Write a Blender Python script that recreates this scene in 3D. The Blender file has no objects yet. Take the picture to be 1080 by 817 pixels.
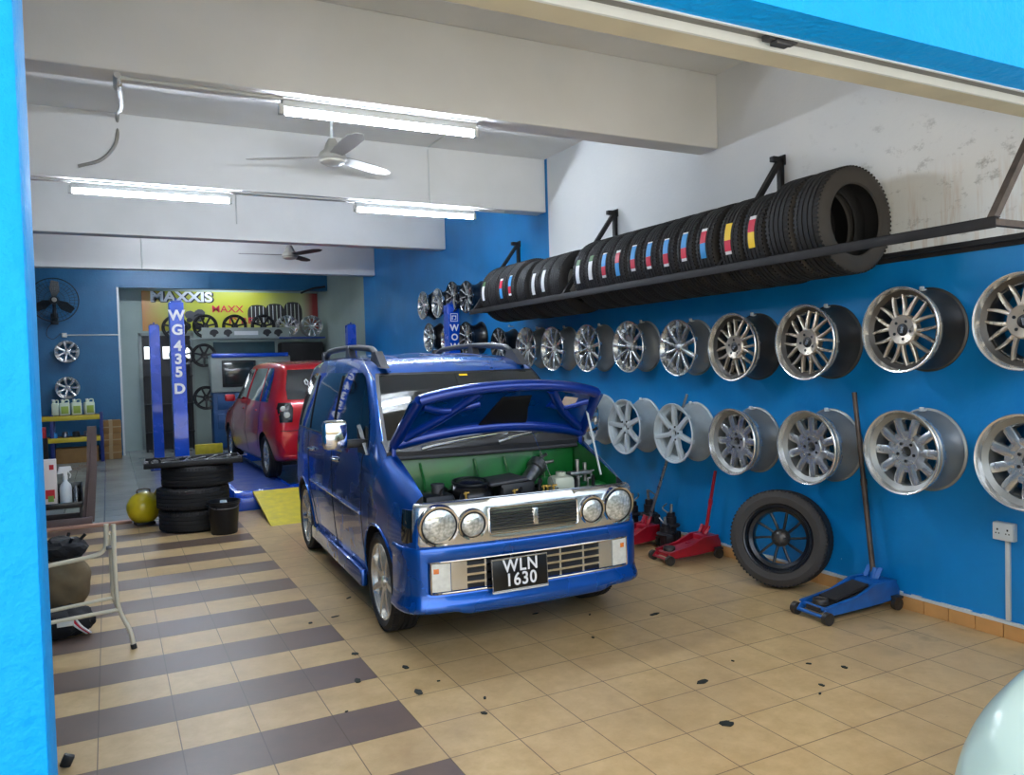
import bpy, bmesh, math, random
from mathutils import Vector, Matrix
from mathutils.bvhtree import BVHTree
random.seed(7)
D = bpy.data; SC = bpy.context.scene; COL = SC.collection
PI = math.pi; T = 0.305; WX = 4.27
def R(a): return math.radians(a)
# ------------------------------------------------------------------ materials
def lin(c):
    return tuple(((v/255)/12.92 if v/255 <= .04045 else (((v/255)+.055)/1.055)**2.4) for v in c)
class NT:
    def __init__(s, name):
        s.m = D.materials.new(name); s.m.use_nodes = True; s.t = s.m.node_tree
        s.t.nodes.clear(); s.out = s.t.nodes.new('ShaderNodeOutputMaterial')
        s.b = s.t.nodes.new('ShaderNodeBsdfPrincipled'); s.t.links.new(s.b.outputs[0], s.out.inputs[0])
    def n(s, typ, props=None, **ins):
        nd = s.t.nodes.new(typ)
        for k, v in (props or {}).items(): setattr(nd, k, v)
        for k, v in ins.items():
            key = int(k[1:]) if k[0] == '_' and k[1:].isdigit() else k.replace('_', ' ')
            s.set(nd.inputs[key], v)
        return nd
    def set(s, sock, v):
        if isinstance(v, bpy.types.NodeSocket): s.t.links.new(v, sock)
        elif isinstance(v, bpy.types.Node): s.t.links.new(v.outputs[0], sock)
        else:
            if isinstance(v, (tuple, list)) and len(v) == 3 and sock.type == 'RGBA': v = (*v, 1)
            sock.default_value = v
    def math(s, op, a, b=0.0, clamp=False):
        nd = s.t.nodes.new('ShaderNodeMath'); nd.operation = op; nd.use_clamp = clamp
        s.set(nd.inputs[0], a); s.set(nd.inputs[1], b); return nd.outputs[0]
    def mix(s, f, a, b):
        nd = s.t.nodes.new('ShaderNodeMix'); nd.data_type = 'RGBA'
        s.set(nd.inputs[0], f); s.set(nd.inputs[6], a); s.set(nd.inputs[7], b); return nd.outputs[2]
    def noise(s, scale, detail=3, vec=None, rough=.5):
        nd = s.n('ShaderNodeTexNoise', Scale=scale, Detail=detail, Roughness=rough)
        if vec is not None: s.set(nd.inputs['Vector'], vec)
        return nd.outputs[0]
    def ramp(s, f, lo, hi):
        nd = s.n('ShaderNodeMapRange', _0=f, _1=lo, _2=hi); return nd.outputs[0]
    def bump(s, h, strength=.2, dist=.01):
        nd = s.n('ShaderNodeBump', Strength=strength, Distance=dist, Height=h)
        s.set(s.b.inputs['Normal'], nd.outputs[0])
    def p(s, **k):
        for a, v in k.items(): s.set(s.b.inputs[a.replace('_', ' ')], v)
        return s
def obc(s): return s.n('ShaderNodeTexCoord').outputs['Object']
def pos(s): return s.n('ShaderNodeNewGeometry').outputs['Position']
M = {}
def mat(name, c, rough=.5, metal=0, coat=0, var=0, vscale=8, bump=0, bscale=60, spec=.5, coat_rough=.05, flake=0):
    s = NT(name); c = lin(c)
    col = (*c, 1)
    if var:
        f = s.noise(vscale, 4, obc(s)); f = s.ramp(f, .3, .7)
        col = s.mix(f, tuple(v*(1-var) for v in c), tuple(min(1, v*(1+var*.6)) for v in c))
        s.p(Roughness=s.math('ADD', s.math('MULTIPLY', f, .12), rough-.06))
    else: s.p(Roughness=rough)
    s.p(Base_Color=col, Metallic=metal, Coat_Weight=coat, Coat_Roughness=coat_rough, Specular_IOR_Level=spec)
    if bump: s.bump(s.noise(bscale, 3, obc(s)), bump, .004)
    M[name] = s.m; return s.m
def emis(name, c, strength):
    s = NT(name); s.p(Base_Color=lin(c), Emission_Color=lin(c), Emission_Strength=strength); M[name] = s.m
mat('van_blue', (0, 86, 180), .27, .65, 1, var=.04, vscale=3)
mat('van_under', (0, 52, 150), .32, .4, .8)
mat('red_paint', (190, 14, 30), .28, .2, 1)
mat('pale_green_paint', (184, 204, 190), .35, .0, .6)
mat('glass_dark', (10, 16, 16), .03, 0, 1, spec=.7)
mat('chrome', (225, 225, 225), .08, 1)
mat('chrome_rough', (222, 222, 218), .2, .9, var=.05)
mat('lamp_glass', (225, 228, 220), .12, .5, 1, var=.5, vscale=60)
mat('lamp_white', (225, 225, 215), .15, .1, 1, var=.1, vscale=40)
mat('amber', (225, 120, 40), .25, 0, 1)
mat('black_plastic', (18, 18, 20), .45)
mat('grey_plastic', (66, 66, 70), .5, var=.1)
mat('rail_grey', (62, 62, 66), .45)
mat('cowl_grey', (40, 40, 44), .45, var=.1)
mat('green_bay', (14, 110, 42), .4, 0, .4, var=.3, vscale=10)
mat('engine_dark', (24, 28, 34), .4, .3, 0, var=.4, vscale=30)
mat('engine_alu', (150, 150, 148), .35, .8, 0, var=.4, vscale=40)
mat('reservoir', (190, 195, 175), .4)
mat('brass', (200, 160, 80), .3, .9)
mat('sticker_white', (225, 205, 190), .6)
mat('text_white', (235, 235, 235), .5)
mat('plate_black', (12, 12, 12), .3)
mat('rubber', (26, 25, 26), .72, var=.25, vscale=10)
mat('rubber_side', (40, 37, 36), .7, var=.22, vscale=9)
mat('rubber_dusty', (62, 58, 55), .8, var=.25, vscale=6)
mat('rim_silver', (210, 211, 210), .26, .78, 0, var=.06)
mat('rim_machined', (226, 224, 218), .24, .75, 0)
mat('rim_bronze', (196, 184, 168), .3, .65, 0, var=.08)
mat('rim_white', (205, 214, 218), .38, .15, .3, var=.05)
mat('rim_barrel', (158, 158, 154), .4, .6, 0, var=.15, vscale=5)
mat('rim_barrel_white', (186, 192, 190), .45, .2, 0, var=.15, vscale=9)
mat('rim_barrel_dark', (84, 80, 76), .4, .6, 0, var=.25, vscale=5)
mat('rim_dark', (38, 38, 40), .35, .6)
mat('rim_black', (20, 22, 28), .35, .4, .4)
mat('rack_steel', (38, 36, 37), .6, .3, var=.4, vscale=12)
mat('rack_steel_worn', (88, 76, 68), .65, .3, var=.4, vscale=18)
mat('label_white', (225, 225, 225), .5); mat('label_red', (205, 30, 60), .5)
mat('label_blue', (60, 150, 215), .5); mat('label_yellow', (240, 200, 30), .5); mat('label_green', (70, 110, 60), .5)
mat('white_metal', (215, 218, 216), .4); mat('pvc', (205, 205, 200), .5)
mat('fan_grey', (150, 146, 136), .45, var=.1); mat('fan_cream', (196, 190, 172), .4)
mat('fan_black', (14, 24, 30), .5); mat('steel', (140, 140, 142), .3, .9, 0, var=.2, vscale=20)
mat('lift_blue', (8, 76, 196), .25, .1, .6, var=.12, vscale=4)
mat('lift_blue_dark', (18, 60, 140), .4, .1, .2, var=.2, vscale=6)
mat('jack_blue', (22, 98, 176), .42, .1, .3, var=.3, vscale=9)
mat('jack_red', (172, 18, 40), .38, .1, .4, var=.3, vscale=9)
mat('caster', (70, 66, 62), .5, .5, var=.3, vscale=30)
mat('pipe_brown', (98, 84, 74), .5, .5, var=.35, vscale=14)
mat('yellow_paint', (216, 196, 40), .5, var=.15, vscale=14, bump=.3, bscale=200)
mat('yellow_gloss', (225, 200, 20), .3, 0, .6)
mat('cream_tube', (226, 216, 190), .35, 0, .3, var=.06)
mat('canvas', (116, 100, 74), .85, var=.3, vscale=8); mat('cloth_black', (22, 22, 26), .8, var=.4, vscale=15)
mat('brown_panel', (96, 80, 78), .5, var=.12); mat('black_gloss', (14, 14, 16), .25)
mat('box_white', (226, 214, 208), .55); mat('box_red', (196, 40, 50), .5); mat('box_green', (120, 150, 60), .5)
mat('bottle_white', (215, 222, 226), .3); mat('pink_wood', (196, 150, 128), .6, var=.2)
mat('cardboard', (150, 112, 64), .75, var=.15); mat('tape', (176, 150, 110), .4)
mat('bench_blue', (26, 48, 120), .45); mat('bench_yellow', (214, 190, 50), .45)
mat('jug', (214, 224, 200), .4); mat('jug_label', (150, 175, 70), .5)
mat('cabinet_grey', (150, 158, 152), .5, var=.08); mat('cabinet_blue', (20, 70, 120), .45)
mat('screen', (40, 48, 46), .12, 0, .6)
mat('bright_window', (230, 235, 235), .4)
mat('teal_plain', (40, 72, 80), .6, var=.2)
mat('junk', (34, 30, 34), .6, .3, var=.5, vscale=20)
mat('gum', (28, 34, 28), .7, var=.3, vscale=30)
mat('skin_tile', (205, 152, 92), .45, var=.14, vscale=7)
mat('plaster_white', (210, 212, 208), .8, var=.1)
emis('tube_glow', (228, 240, 255), 130)
emis('lamp_green', (225, 240, 190), 3)
def s_paint(name, c, var=.12, bump=.25, bs=40, rough=.42):
    s = NT(name); c = lin(c); P = pos(s)
    f = s.ramp(s.noise(2.2, 5, P, .6), .3, .7)
    st = s.n('ShaderNodeMapping', Vector=P, Scale=(3, 3, .5)).outputs[0]
    g = s.ramp(s.noise(3.0, 4, st, .6), .35, .75)
    a = s.mix(f, tuple(v*(1-var) for v in c), tuple(min(1, v*(1+var)) for v in c))
    a = s.mix(s.math('MULTIPLY', g, .16), a, tuple(min(1, v*1.2+.025) for v in c))
    s.p(Base_Color=a, Roughness=rough); s.bump(s.noise(bs, 4, P), bump, .01); M[name] = s.m; return s
s_paint('back_blue', (30, 98, 140)); s_paint('column_blue', (0, 150, 228), .05, 1.0, 26, .6); M['column_blue'].node_tree.nodes['Principled BSDF'].inputs['Specular IOR Level'].default_value = .2
# right wall: white over blue with scuffs and rusty runs
s = NT('wall_two_tone'); P = pos(s); xyz = s.n('ShaderNodeSeparateXYZ', _0=P)
wob = s.math('MULTIPLY', s.math('SUBTRACT', s.noise(5, 3, P), .5), .012)
top = s.math('GREATER_THAN', s.math('ADD', xyz.outputs[2], wob), 2.085)
near = s.math('LESS_THAN', xyz.outputs[1], 4.06)
k = s.math('MULTIPLY', top, near)
bl = lin((3, 130, 200)); f = s.ramp(s.noise(1.6, 5, P, .6), .3, .7)
blue = s.mix(f, tuple(v*.88 for v in bl), tuple(v*1.1 for v in bl))
st = s.n('ShaderNodeMapping', Vector=P, Scale=(4, 4, .6)).outputs[0]
blue = s.mix(s.math('MULTIPLY', s.ramp(s.noise(2.5, 4, st), .5, .8), .3), blue, lin((40, 145, 205)))
vor = s.n('ShaderNodeTexVoronoi', Vector=P, Scale=2.3)
fleck = s.math('LESS_THAN', vor.outputs[0], .022); blue = s.mix(fleck, blue, lin((190, 215, 230)))
w0 = s.mix(s.ramp(s.noise(.9, 4, P), .3, .7), lin((218, 220, 220)), lin((232, 230, 226)))
sc1 = s.ramp(s.noise(7, 6, s.n('ShaderNodeMapping', Vector=P, Scale=(1, 1, 1.6)).outputs[0], .75), .57, .68)
zone = s.math('MULTIPLY', s.ramp(xyz.outputs[1], 1.1, -.1), s.ramp(xyz.outputs[2], 3.3, 2.5))
w1 = s.mix(s.math('MULTIPLY', s.math('MULTIPLY', sc1, zone), .6), w0, lin((120, 118, 112)))
run = s.ramp(s.noise(9, 4, s.n('ShaderNodeMapping', Vector=P, Scale=(3, 3, .25)).outputs[0], .6), .5, .75)
zr = s.math('MULTIPLY', s.ramp(xyz.outputs[2], 2.62, 2.3), s.ramp(xyz.outputs[1], .4, -.1))
w2 = s.mix(s.math('MULTIPLY', s.math('MULTIPLY', run, zr), .7), w1, lin((186, 150, 118)))
s.p(Base_Color=s.mix(k, blue, w2), Roughness=s.math('ADD', s.math('MULTIPLY', k, .35), .4))
s.bump(s.noise(30, 5, P), .15, .01); M['wall_two_tone'] = s.m
# white paint
s = NT('ceiling_white'); P = pos(s)
s.p(Base_Color=s.mix(s.ramp(s.noise(1.1, 4, P), .3, .7), lin((222, 220, 214)), lin((236, 234, 230))), Roughness=.8)
s.bump(s.noise(25, 4, P), .08, .01); M['ceiling_white'] = s.m
mat('soffit_beige', (196, 186, 160), .75, var=.12, vscale=3); mat('shutter_grey', (120, 118, 114), .6, .2, var=.15, vscale=5)
mat('pale_wall', (164, 178, 170), .7, var=.08, vscale=2)
# tiled floor, purple-brown bands west of the fourth joint
s = NT('floor_tiles'); P = pos(s); xyz = s.n('ShaderNodeSeparateXYZ', _0=P); X, Y = xyz.outputs[0], xyz.outputs[1]
tx = s.math('DIVIDE', X, T); ty = s.math('DIVIDE', Y, T)
fx = s.math('FRACT', s.math('ADD', tx, 100)); fy = s.math('FRACT', s.math('ADD', ty, 100))
ex = s.math('MINIMUM', fx, s.math('SUBTRACT', 1, fx)); ey = s.math('MINIMUM', fy, s.math('SUBTRACT', 1, fy))
gr = s.math('LESS_THAN', s.math('MINIMUM', ex, ey), .0075)
row = s.math('LESS_THAN', s.math('FRACT', s.math('ADD', s.math('MULTIPLY', ty, .5), 100)), .5)
band = s.math('MULTIPLY', row, s.math('LESS_THAN', tx, 4))
cell = s.n('ShaderNodeCombineXYZ', _0=s.math('FLOOR', tx), _1=s.math('FLOOR', ty))
wn = s.n('ShaderNodeTexWhiteNoise', _0=cell.outputs[0]).outputs[0]
cl = s.noise(7, 6, P, .7); cl2 = s.noise(1.3, 4, P, .6)
be = s.mix(s.ramp(cl, .35, .68), lin((190, 158, 108)), lin((212, 182, 132)))
be = s.mix(s.math('MULTIPLY', wn, .22), be, lin((188, 156, 116)))
be = s.mix(s.math('MULTIPLY', s.ramp(s.noise(30, 4, P, .7), .62, .75), .3), be, lin((150, 120, 84)))
dk = s.mix(s.ramp(cl, .3, .7), lin((98, 80, 70)), lin((114, 94, 82)))
c = s.mix(band, be, dk)
c = s.mix(s.math('MULTIPLY', s.ramp(cl2, .5, .8), .3), c, lin((120, 100, 76)))
# darker patches under and beside the van, dark swirls near the blue jack
dx = s.math('SUBTRACT', X, 4.0); dy = s.math('SUBTRACT', Y, -.35)
rr = s.math('SQRT', s.math('ADD', s.math('MULTIPLY', dx, dx), s.math('MULTIPLY', dy, dy)))
sw = s.ramp(s.noise(3.5, 5, P, .6), .52, .62)
c = s.mix(s.math('MULTIPLY', s.math('MULTIPLY', s.ramp(rr, .75, .2), sw), .4), c, lin((96, 78, 60)))
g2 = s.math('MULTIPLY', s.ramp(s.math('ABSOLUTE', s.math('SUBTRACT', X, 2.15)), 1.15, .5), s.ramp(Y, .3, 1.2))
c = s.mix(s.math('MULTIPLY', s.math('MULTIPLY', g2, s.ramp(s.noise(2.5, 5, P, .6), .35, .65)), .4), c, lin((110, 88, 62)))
c = s.mix(s.math('MULTIPLY', gr, .8), c, lin((78, 62, 46)))
s.p(Base_Color=c, Roughness=s.math('ADD', s.math('MULTIPLY', cl, .25), .24), Specular_IOR_Level=.4)
s.bump(s.math('SUBTRACT', 1, gr), .25, .002); M['floor_tiles'] = s.m
s = NT('floor_grey'); P = pos(s); xyz = s.n('ShaderNodeSeparateXYZ', _0=P)
fx = s.math('FRACT', s.math('ADD', s.math('DIVIDE', xyz.outputs[0], .4), 100)); fy = s.math('FRACT', s.math('ADD', s.math('DIVIDE', xyz.outputs[1], .4), 100))
gr = s.math('LESS_THAN', s.math('MINIMUM', fx, fy), .02)
c = s.mix(s.ramp(s.noise(1.5, 5, P), .3, .7), lin((128, 132, 128)), lin((158, 162, 156)))
s.p(Base_Color=s.mix(s.math('MULTIPLY', gr, .6), c, lin((70, 72, 70))), Roughness=.22); M['floor_grey'] = s.m
s = NT('asphalt'); P = pos(s)
s.p(Base_Color=s.mix(s.noise(30, 5, P), lin((170, 168, 160)), lin((205, 200, 190))), Roughness=.9); M['asphalt'] = s.m
# banner backdrop
s = NT('banner_print'); o = obc(s); xyz = s.n('ShaderNodeSeparateXYZ', _0=o); x = xyz.outputs[0]; z = xyz.outputs[2]
n1 = s.noise(1.6, 4, o); c = s.mix(s.ramp(s.math('ADD', x, s.math('MULTIPLY', n1, .6)), .1, .8), lin((205, 96, 40)), lin((176, 176, 44)))
c = s.mix(s.ramp(x, 1.0, 2.2), c, lin((206, 200, 60)))
c = s.mix(s.ramp(s.math('SUBTRACT', x, s.math('MULTIPLY', z, 1.0)), 1.6, 3.0), c, lin((176, 186, 160)))
c = s.mix(s.ramp(x, 3.15, 3.4), c, lin((140, 40, 36)))
s.p(Base_Color=c, Roughness=.35); M['banner_print'] = s.m
# dark shelf netting
# ------------------------------------------------------------------ mesh helpers
def empty(name, loc=(0, 0, 0), rot=(0, 0, 0), label=None, cat=None, group=None):
    o = D.objects.new(name, None); o.empty_display_size = .05; COL.objects.link(o)
    o.location = loc; o.rotation_euler = rot
    return tag(o, label, cat, group)
def tag(o, label=None, cat=None, group=None, kind=None):
    if label: o['label'] = label
    if cat: o['category'] = cat
    if group: o['group'] = group
    if kind: o['kind'] = kind
    return o
def obj(name, bm, m, parent=None, loc=None, rot=None, smooth=38, mods=None):
    me = D.meshes.new(name)
    if isinstance(bm, bmesh.types.BMesh):
        bmesh.ops.recalc_face_normals(bm, faces=bm.faces); bm.to_mesh(me); bm.free()
    for k in (m if isinstance(m, (list, tuple)) else [m]): me.materials.append(M[k])
    if smooth:
        me.shade_smooth(); me.set_sharp_from_angle(angle=R(smooth))
    o = D.objects.new(name, me); COL.objects.link(o)
    if parent is not None: o.parent = parent
    if loc is not None: o.location = loc
    if rot is not None: o.rotation_euler = rot
    return o
def struct(name, bm, m, **k): return tag(obj(name, bm, m, **k), kind='structure')
def dup(root, loc, rot=None, label=None, group=None, name=None):
    r = root.copy(); COL.objects.link(r); r.location = loc
    if rot is not None: r.rotation_euler = rot
    if label: r['label'] = label
    if group: r['group'] = group
    for ch in list(root.children):
        c = ch.copy(); COL.objects.link(c); c.parent = r
        for g in list(ch.children):
            d = g.copy(); COL.objects.link(d); d.parent = c
    return r
def B(): return bmesh.new()
def box(bm, x0, x1, y0, y1, z0, z1, mi=0, bev=0, mtx=None):
    vs = [bm.verts.new((x, y, z)) for x in (x0, x1) for y in (y0, y1) for z in (z0, z1)]
    fs = [bm.faces.new([vs[i] for i in f]) for f in ((0, 1, 3, 2), (4, 6, 7, 5), (0, 4, 5, 1), (2, 3, 7, 6), (0, 2, 6, 4), (1, 5, 7, 3))]
    if bev:
        es = list({e for f in fs for e in f.edges})
        r = bmesh.ops.bevel(bm, geom=es, offset=bev, segments=2, affect='EDGES', profile=.5)
        fs = [f for f in bm.faces if f.is_valid and (f in r['faces'] or f in fs)]
        vs = list({v for f in fs for v in f.verts})
    for f in fs: f.material_index = mi
    if mtx is not None: bmesh.ops.transform(bm, matrix=mtx, verts=vs)
    return vs
def sub(fn, mtx, bm, *a, **k):
    t = bmesh.new(); fn(t, *a, **k); t.transform(mtx); me = D.meshes.new('t'); t.to_mesh(me); t.free()
    bm.from_mesh(me); D.meshes.remove(me)
def frame_of(d):
    d = d.normalized(); a = Vector((0, 0, 1)) if abs(d.z) < .9 else Vector((1, 0, 0))
    u = d.cross(a).normalized(); return u, d.cross(u).normalized()
def tube(bm, pts, r, seg=10, mi=0, caps=True, closed=False):
    pts = [Vector(p) for p in pts]; n = len(pts); rs = r if isinstance(r, (list, tuple)) else [r]*n
    rings = []; u = None
    for i, p in enumerate(pts):
        if closed: d = pts[(i+1) % n]-pts[i-1]
        else: d = pts[min(i+1, n-1)]-pts[max(i-1, 0)]
        d.normalize()
        if u is None: u, v = frame_of(d)
        else:
            u = (u-d*u.dot(d)); u = u.normalized() if u.length > 1e-6 else frame_of(d)[0]
            v = d.cross(u)
        rings.append([bm.verts.new(p+(u*math.cos(2*PI*k/seg)+v*math.sin(2*PI*k/seg))*rs[i]) for k in range(seg)])
    fs = []
    for i in range(n if closed else n-1):
        a, b = rings[i], rings[(i+1) % n]
        for k in range(seg): fs.append(bm.faces.new((a[k], a[(k+1) % seg], b[(k+1) % seg], b[k])))
    if caps and not closed: fs.append(bm.faces.new(rings[0][::-1])); fs.append(bm.faces.new(rings[-1]))
    for f in fs: f.material_index = mi
def smoothpath(pts, k=6):
    P = [Vector(p) for p in pts]; P = [P[0]*2-P[1]]+P+[P[-1]*2-P[-2]]; out = []
    for i in range(1, len(P)-2):
        for j in range(k):
            t = j/k; out.append(.5*((2*P[i])+(P[i+1]-P[i-1])*t+(2*P[i-1]-5*P[i]+4*P[i+1]-P[i+2])*t*t+(3*P[i]-P[i-1]-3*P[i+1]+P[i+2])*t**3))
    out.append(P[-2]); return out
def lathe(bm, prof, seg=48, mi=0, closed=False, mis=None, jag=None):
    """prof: (radius, z) pairs turned about local Z"""
    rings = []
    for (r, z) in prof:
        if r < 1e-6: rings.append([bm.verts.new((0, 0, z))])
        else: rings.append([bm.verts.new((r*math.cos(2*PI*k/seg), r*math.sin(2*PI*k/seg), z)) for k in range(seg)])
    n = len(rings)
    for i in range(n if closed else n-1):
        a, b = rings[i], rings[(i+1) % n]
        for k in range(seg):
            k2 = (k+1) % seg
            if len(a) == 1 and len(b) == 1: continue
            if len(a) == 1: f = bm.faces.new((a[0], b[k2], b[k]))
            elif len(b) == 1: f = bm.faces.new((a[k], a[k2], b[0]))
            else: f = bm.faces.new((a[k], a[k2], b[k2], b[k]))
            f.material_index = mis[i] if mis else mi
def cyl(bm, p0, p1, r, seg=20, mi=0): tube(bm, [p0, p1], r, seg, mi)
def prism(bm, poly, z0, z1, mi=0, mtx=None):
    a = [bm.verts.new((x, y, z0)) for x, y in poly]; b = [bm.verts.new((x, y, z1)) for x, y in poly]; n = len(poly)
    fs = [bm.faces.new(a[::-1]), bm.faces.new(b)]+[bm.faces.new((a[i], a[(i+1) % n], b[(i+1) % n], b[i])) for i in range(n)]
    for f in fs: f.material_index = mi
    if mtx is not None: bmesh.ops.transform(bm, matrix=mtx, verts=a+b)
def text(name, s, size, m, parent, loc, rot, ext=.002, bold=0, sx=1, align='CENTER', spacing=1, line=.8):
    cu = D.curves.new(name, 'FONT'); cu.body = s; cu.size = size; cu.extrude = ext; cu.offset = bold
    cu.align_x = align; cu.align_y = 'CENTER'; cu.space_character = spacing; cu.space_line = line
    t = D.objects.new('t', cu); COL.objects.link(t)
    bpy.context.view_layer.update()
    me = D.meshes.new_from_object(t.evaluated_get(bpy.context.evaluated_depsgraph_get()))
    D.objects.remove(t); D.curves.remove(cu); me.name = name
    me.transform(Matrix.Diagonal((sx, 1, 1, 1))); me.materials.clear(); me.materials.append(M[m])
    o = D.objects.new(name, me); COL.objects.link(o); o.parent = parent; o.location = loc; o.rotation_euler = rot
    return o
def boolean(o, cutters):
    for c in cutters:
        md = o.modifiers.new('b', 'BOOLEAN'); md.object = c; md.operation = 'DIFFERENCE'; md.solver = 'EXACT'
    bpy.context.view_layer.update()
    me = D.meshes.new_from_object(o.evaluated_get(bpy.context.evaluated_depsgraph_get()))
    o.modifiers.clear(); old = o.data; o.data = me; me.name = o.name; D.meshes.remove(old)
    for c in cutters: D.objects.remove(c)
    me.shade_smooth(); me.set_sharp_from_angle(angle=R(35))
def frame_mtx(p0, p1):
    """matrix whose local X runs from p0 to p1"""
    p0 = Vector(p0); d = Vector(p1)-p0; return Matrix.Translation(p0) @ d.to_track_quat('X', 'Z').to_matrix().to_4x4(), d.length
def bar(bm, p0, p1, w, h, mi=0):
    mt, L = frame_mtx(p0, p1); box(bm, 0, L, -w/2, w/2, -h/2, h/2, mi, 0, mt)
# ------------------------------------------------------------------ setting
CZ = 3.66; LX = -1.83; YB = 13.36; YF = -1.25
def sbox(name, m, *a, bev=0):
    bm = B(); box(bm, *a, bev=bev); return struct(name, bm, m, smooth=0)
sbox('floor', 'floor_tiles', LX, 4.4, -2.3, 5.84, -.1, 0)
bm = B(); box(bm, LX, 4.4, 5.84, 14.4, -.1, -.002); struct('floor_rear', bm, 'floor_grey', smooth=0)
bm = B(); box(bm, -14, 16, -16, YF, -.12, -.012); struct('forecourt', bm, 'asphalt', smooth=0)
sbox('ceiling', 'ceiling_white', LX, 4.4, YF, 14.4, CZ, CZ+.15)
sbox('wall_right', 'wall_two_tone', WX, WX+.15, YF, 10.75, 0, CZ)
sbox('wall_right_rear', 'pale_wall', WX+.001, WX+.15, 10.75, 14.4, 0, CZ)
sbox('wall_left', 'back_blue', LX-.15, LX, YF, 14.4, 0, CZ)
sbox('wall_back', 'back_blue', LX, .31, YB, YB+.2, 0, CZ)
sbox('wall_back_lintel', 'back_blue', .31, WX, YB, YB+.2, 3.16, CZ)
sbox('wall_back_recess', 'pale_wall', .2, WX, 14.2, 14.35, 0, 3.5)
sbox('trim_1', 'white_metal', .30, .335, YB-.012, YB+.2, 0, 3.16)
for i, (y0, y1, z0) in enumerate(((1.48, 1.68, 3.105), (4.10, 4.30, 3.105), (6.86, 7.06, 3.11), (10.05, 10.25, 3.11))):
    bm = B(); box(bm, LX, WX-.003, y0, y1, z0, CZ, 0, .008); struct('ceiling_beam', bm, 'ceiling_white', smooth=0)
# front opening: pier, header with shutter slot in its soffit
bm = B(); box(bm, LX-.15, -.042, YF, -1.02, -.02, 4.2, 0, .012); struct('wall_front_pier', bm, 'column_blue')
sbox('wall_front_fascia', 'column_blue', -.042, 4.42, YF, -1.085, 2.64, 4.2)
sbox('wall_front_beam', 'soffit_beige', -.042, 4.27, -.98, -.86, 2.64, CZ)
sbox('shutter_slot', 'shutter_grey', -.042, 4.27, -1.085, -.98, 2.665, 2.80)
bm = B(); box(bm, -.04, 4.27, -.994, -.982, 2.632, 2.672); struct('trim_2', bm, 'white_metal', smooth=0)
bm = B(); box(bm, -.04, 4.27, -1.092, -1.084, 2.634, 2.67); struct('trim_3', bm, 'white_metal', smooth=0)
sbox('wall_front_right', 'column_blue', WX+.01, 4.9, YF-.02, -1.0, -.02, 4.2)
bm = B(); box(bm, LX-1.5, 6.5, -4.3, YF, 4.2, 4.4); struct('added_shade_slab', bm, 'ceiling_white', smooth=0)  # added slab out of view, keeps the sun off the entrance and pale car
# a small dirty shutter latch in the slot
bm = B(); box(bm, -.07, .07, -.02, .02, -.02, .0, 0, .004); box(bm, -.04, .03, -.028, .01, -.035, -.02, 0, .003)
lt = tag(obj('shutter_latch', bm, 'grey_plastic', loc=(2.28, -1.03, 2.665)), 'small dark latch stuck in the shutter slot of the front header', 'latch')
# skirting on the right wall: tile row with chipped white mortar on top
bm = B(); random.seed(3); y = YF+.02
for k in range(50):
    w = .152; 
    if y+w > 6.8: break
    box(bm, WX-.012, WX, y, y+w-.004, 0, .078, 0, .002); y += w
struct('baseboard_right', bm, 'skin_tile', smooth=0)
bm = B(); y = YF+.02; prev = .092
while y < 6.7:
    h = .088+random.random()*.012; box(bm, WX-.014-random.random()*.003, WX, y, y+.06, .0785, h); y += .06
struct('trim_4', bm, 'plaster_white', smooth=0)
# step strip between the two floors
bm = B(); box(bm, -1.2, .26, 5.80, 5.87, 0, .03, 0, .008)
tag(obj('wooden_strip', bm, 'pink_wood'), 'flat pinkish wooden strip lying across the floor where the grey tiles begin', 'wood strip')
# stains trodden onto the tiles
bm = B(); random.seed(11)
def blob(x, y, r, e):
    n = 14; ph = random.random()*6; a0 = random.random()*PI
    vs = []
    for k in range(n):
        a = 2*PI*k/n; q = r*(1+.22*math.sin(2*a+ph)+.12*math.sin(5*a+ph)); X = q*math.cos(a); Y2 = q*math.sin(a)*e
        vs.append((x+X*math.cos(a0)-Y2*math.sin(a0), y+X*math.sin(a0)+Y2*math.cos(a0)))
    prism(bm, vs, 0.0002, .004)
for x, y, r, e in ((1.12, .62, .024, .7), (1.21, .98, .02, .8), (1.33, .34, .03, .6), (1.38, .66, .02, .8), (1.50, -.02, .017, .6), (1.57, .12, .012, .6),
                   (1.46, .41, .007, .8), (2.33, -.63, .032, .7), (2.53, -.25, .034, .5), (2.42, .52, .012, .5), (2.95, .66, .03, .5), (2.35, 1.05, .02, .4), (2.62, .86, .01, .6),
                   (2.83, -.13, .008, .7), (3.12, -.35, .012, .7), (3.23, -.47, .016, .8), (2.97, -.56, .014, .7), (2.89, -.62, .009, .7), (.98, .31, .008, .6), (1.62, 1.55, .03, .4), (1.46, 2.0, .02, .5), (1.28, 1.66, .022, .5), (1.12, 1.62, .016, .6)):
    blob(x, y, r, e)
tag(obj('floor_gum', bm, 'gum', smooth=0), 'dark spots of dried gum and dirt trodden onto the tiled floor', 'dirt spots', kind='stuff')
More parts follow.
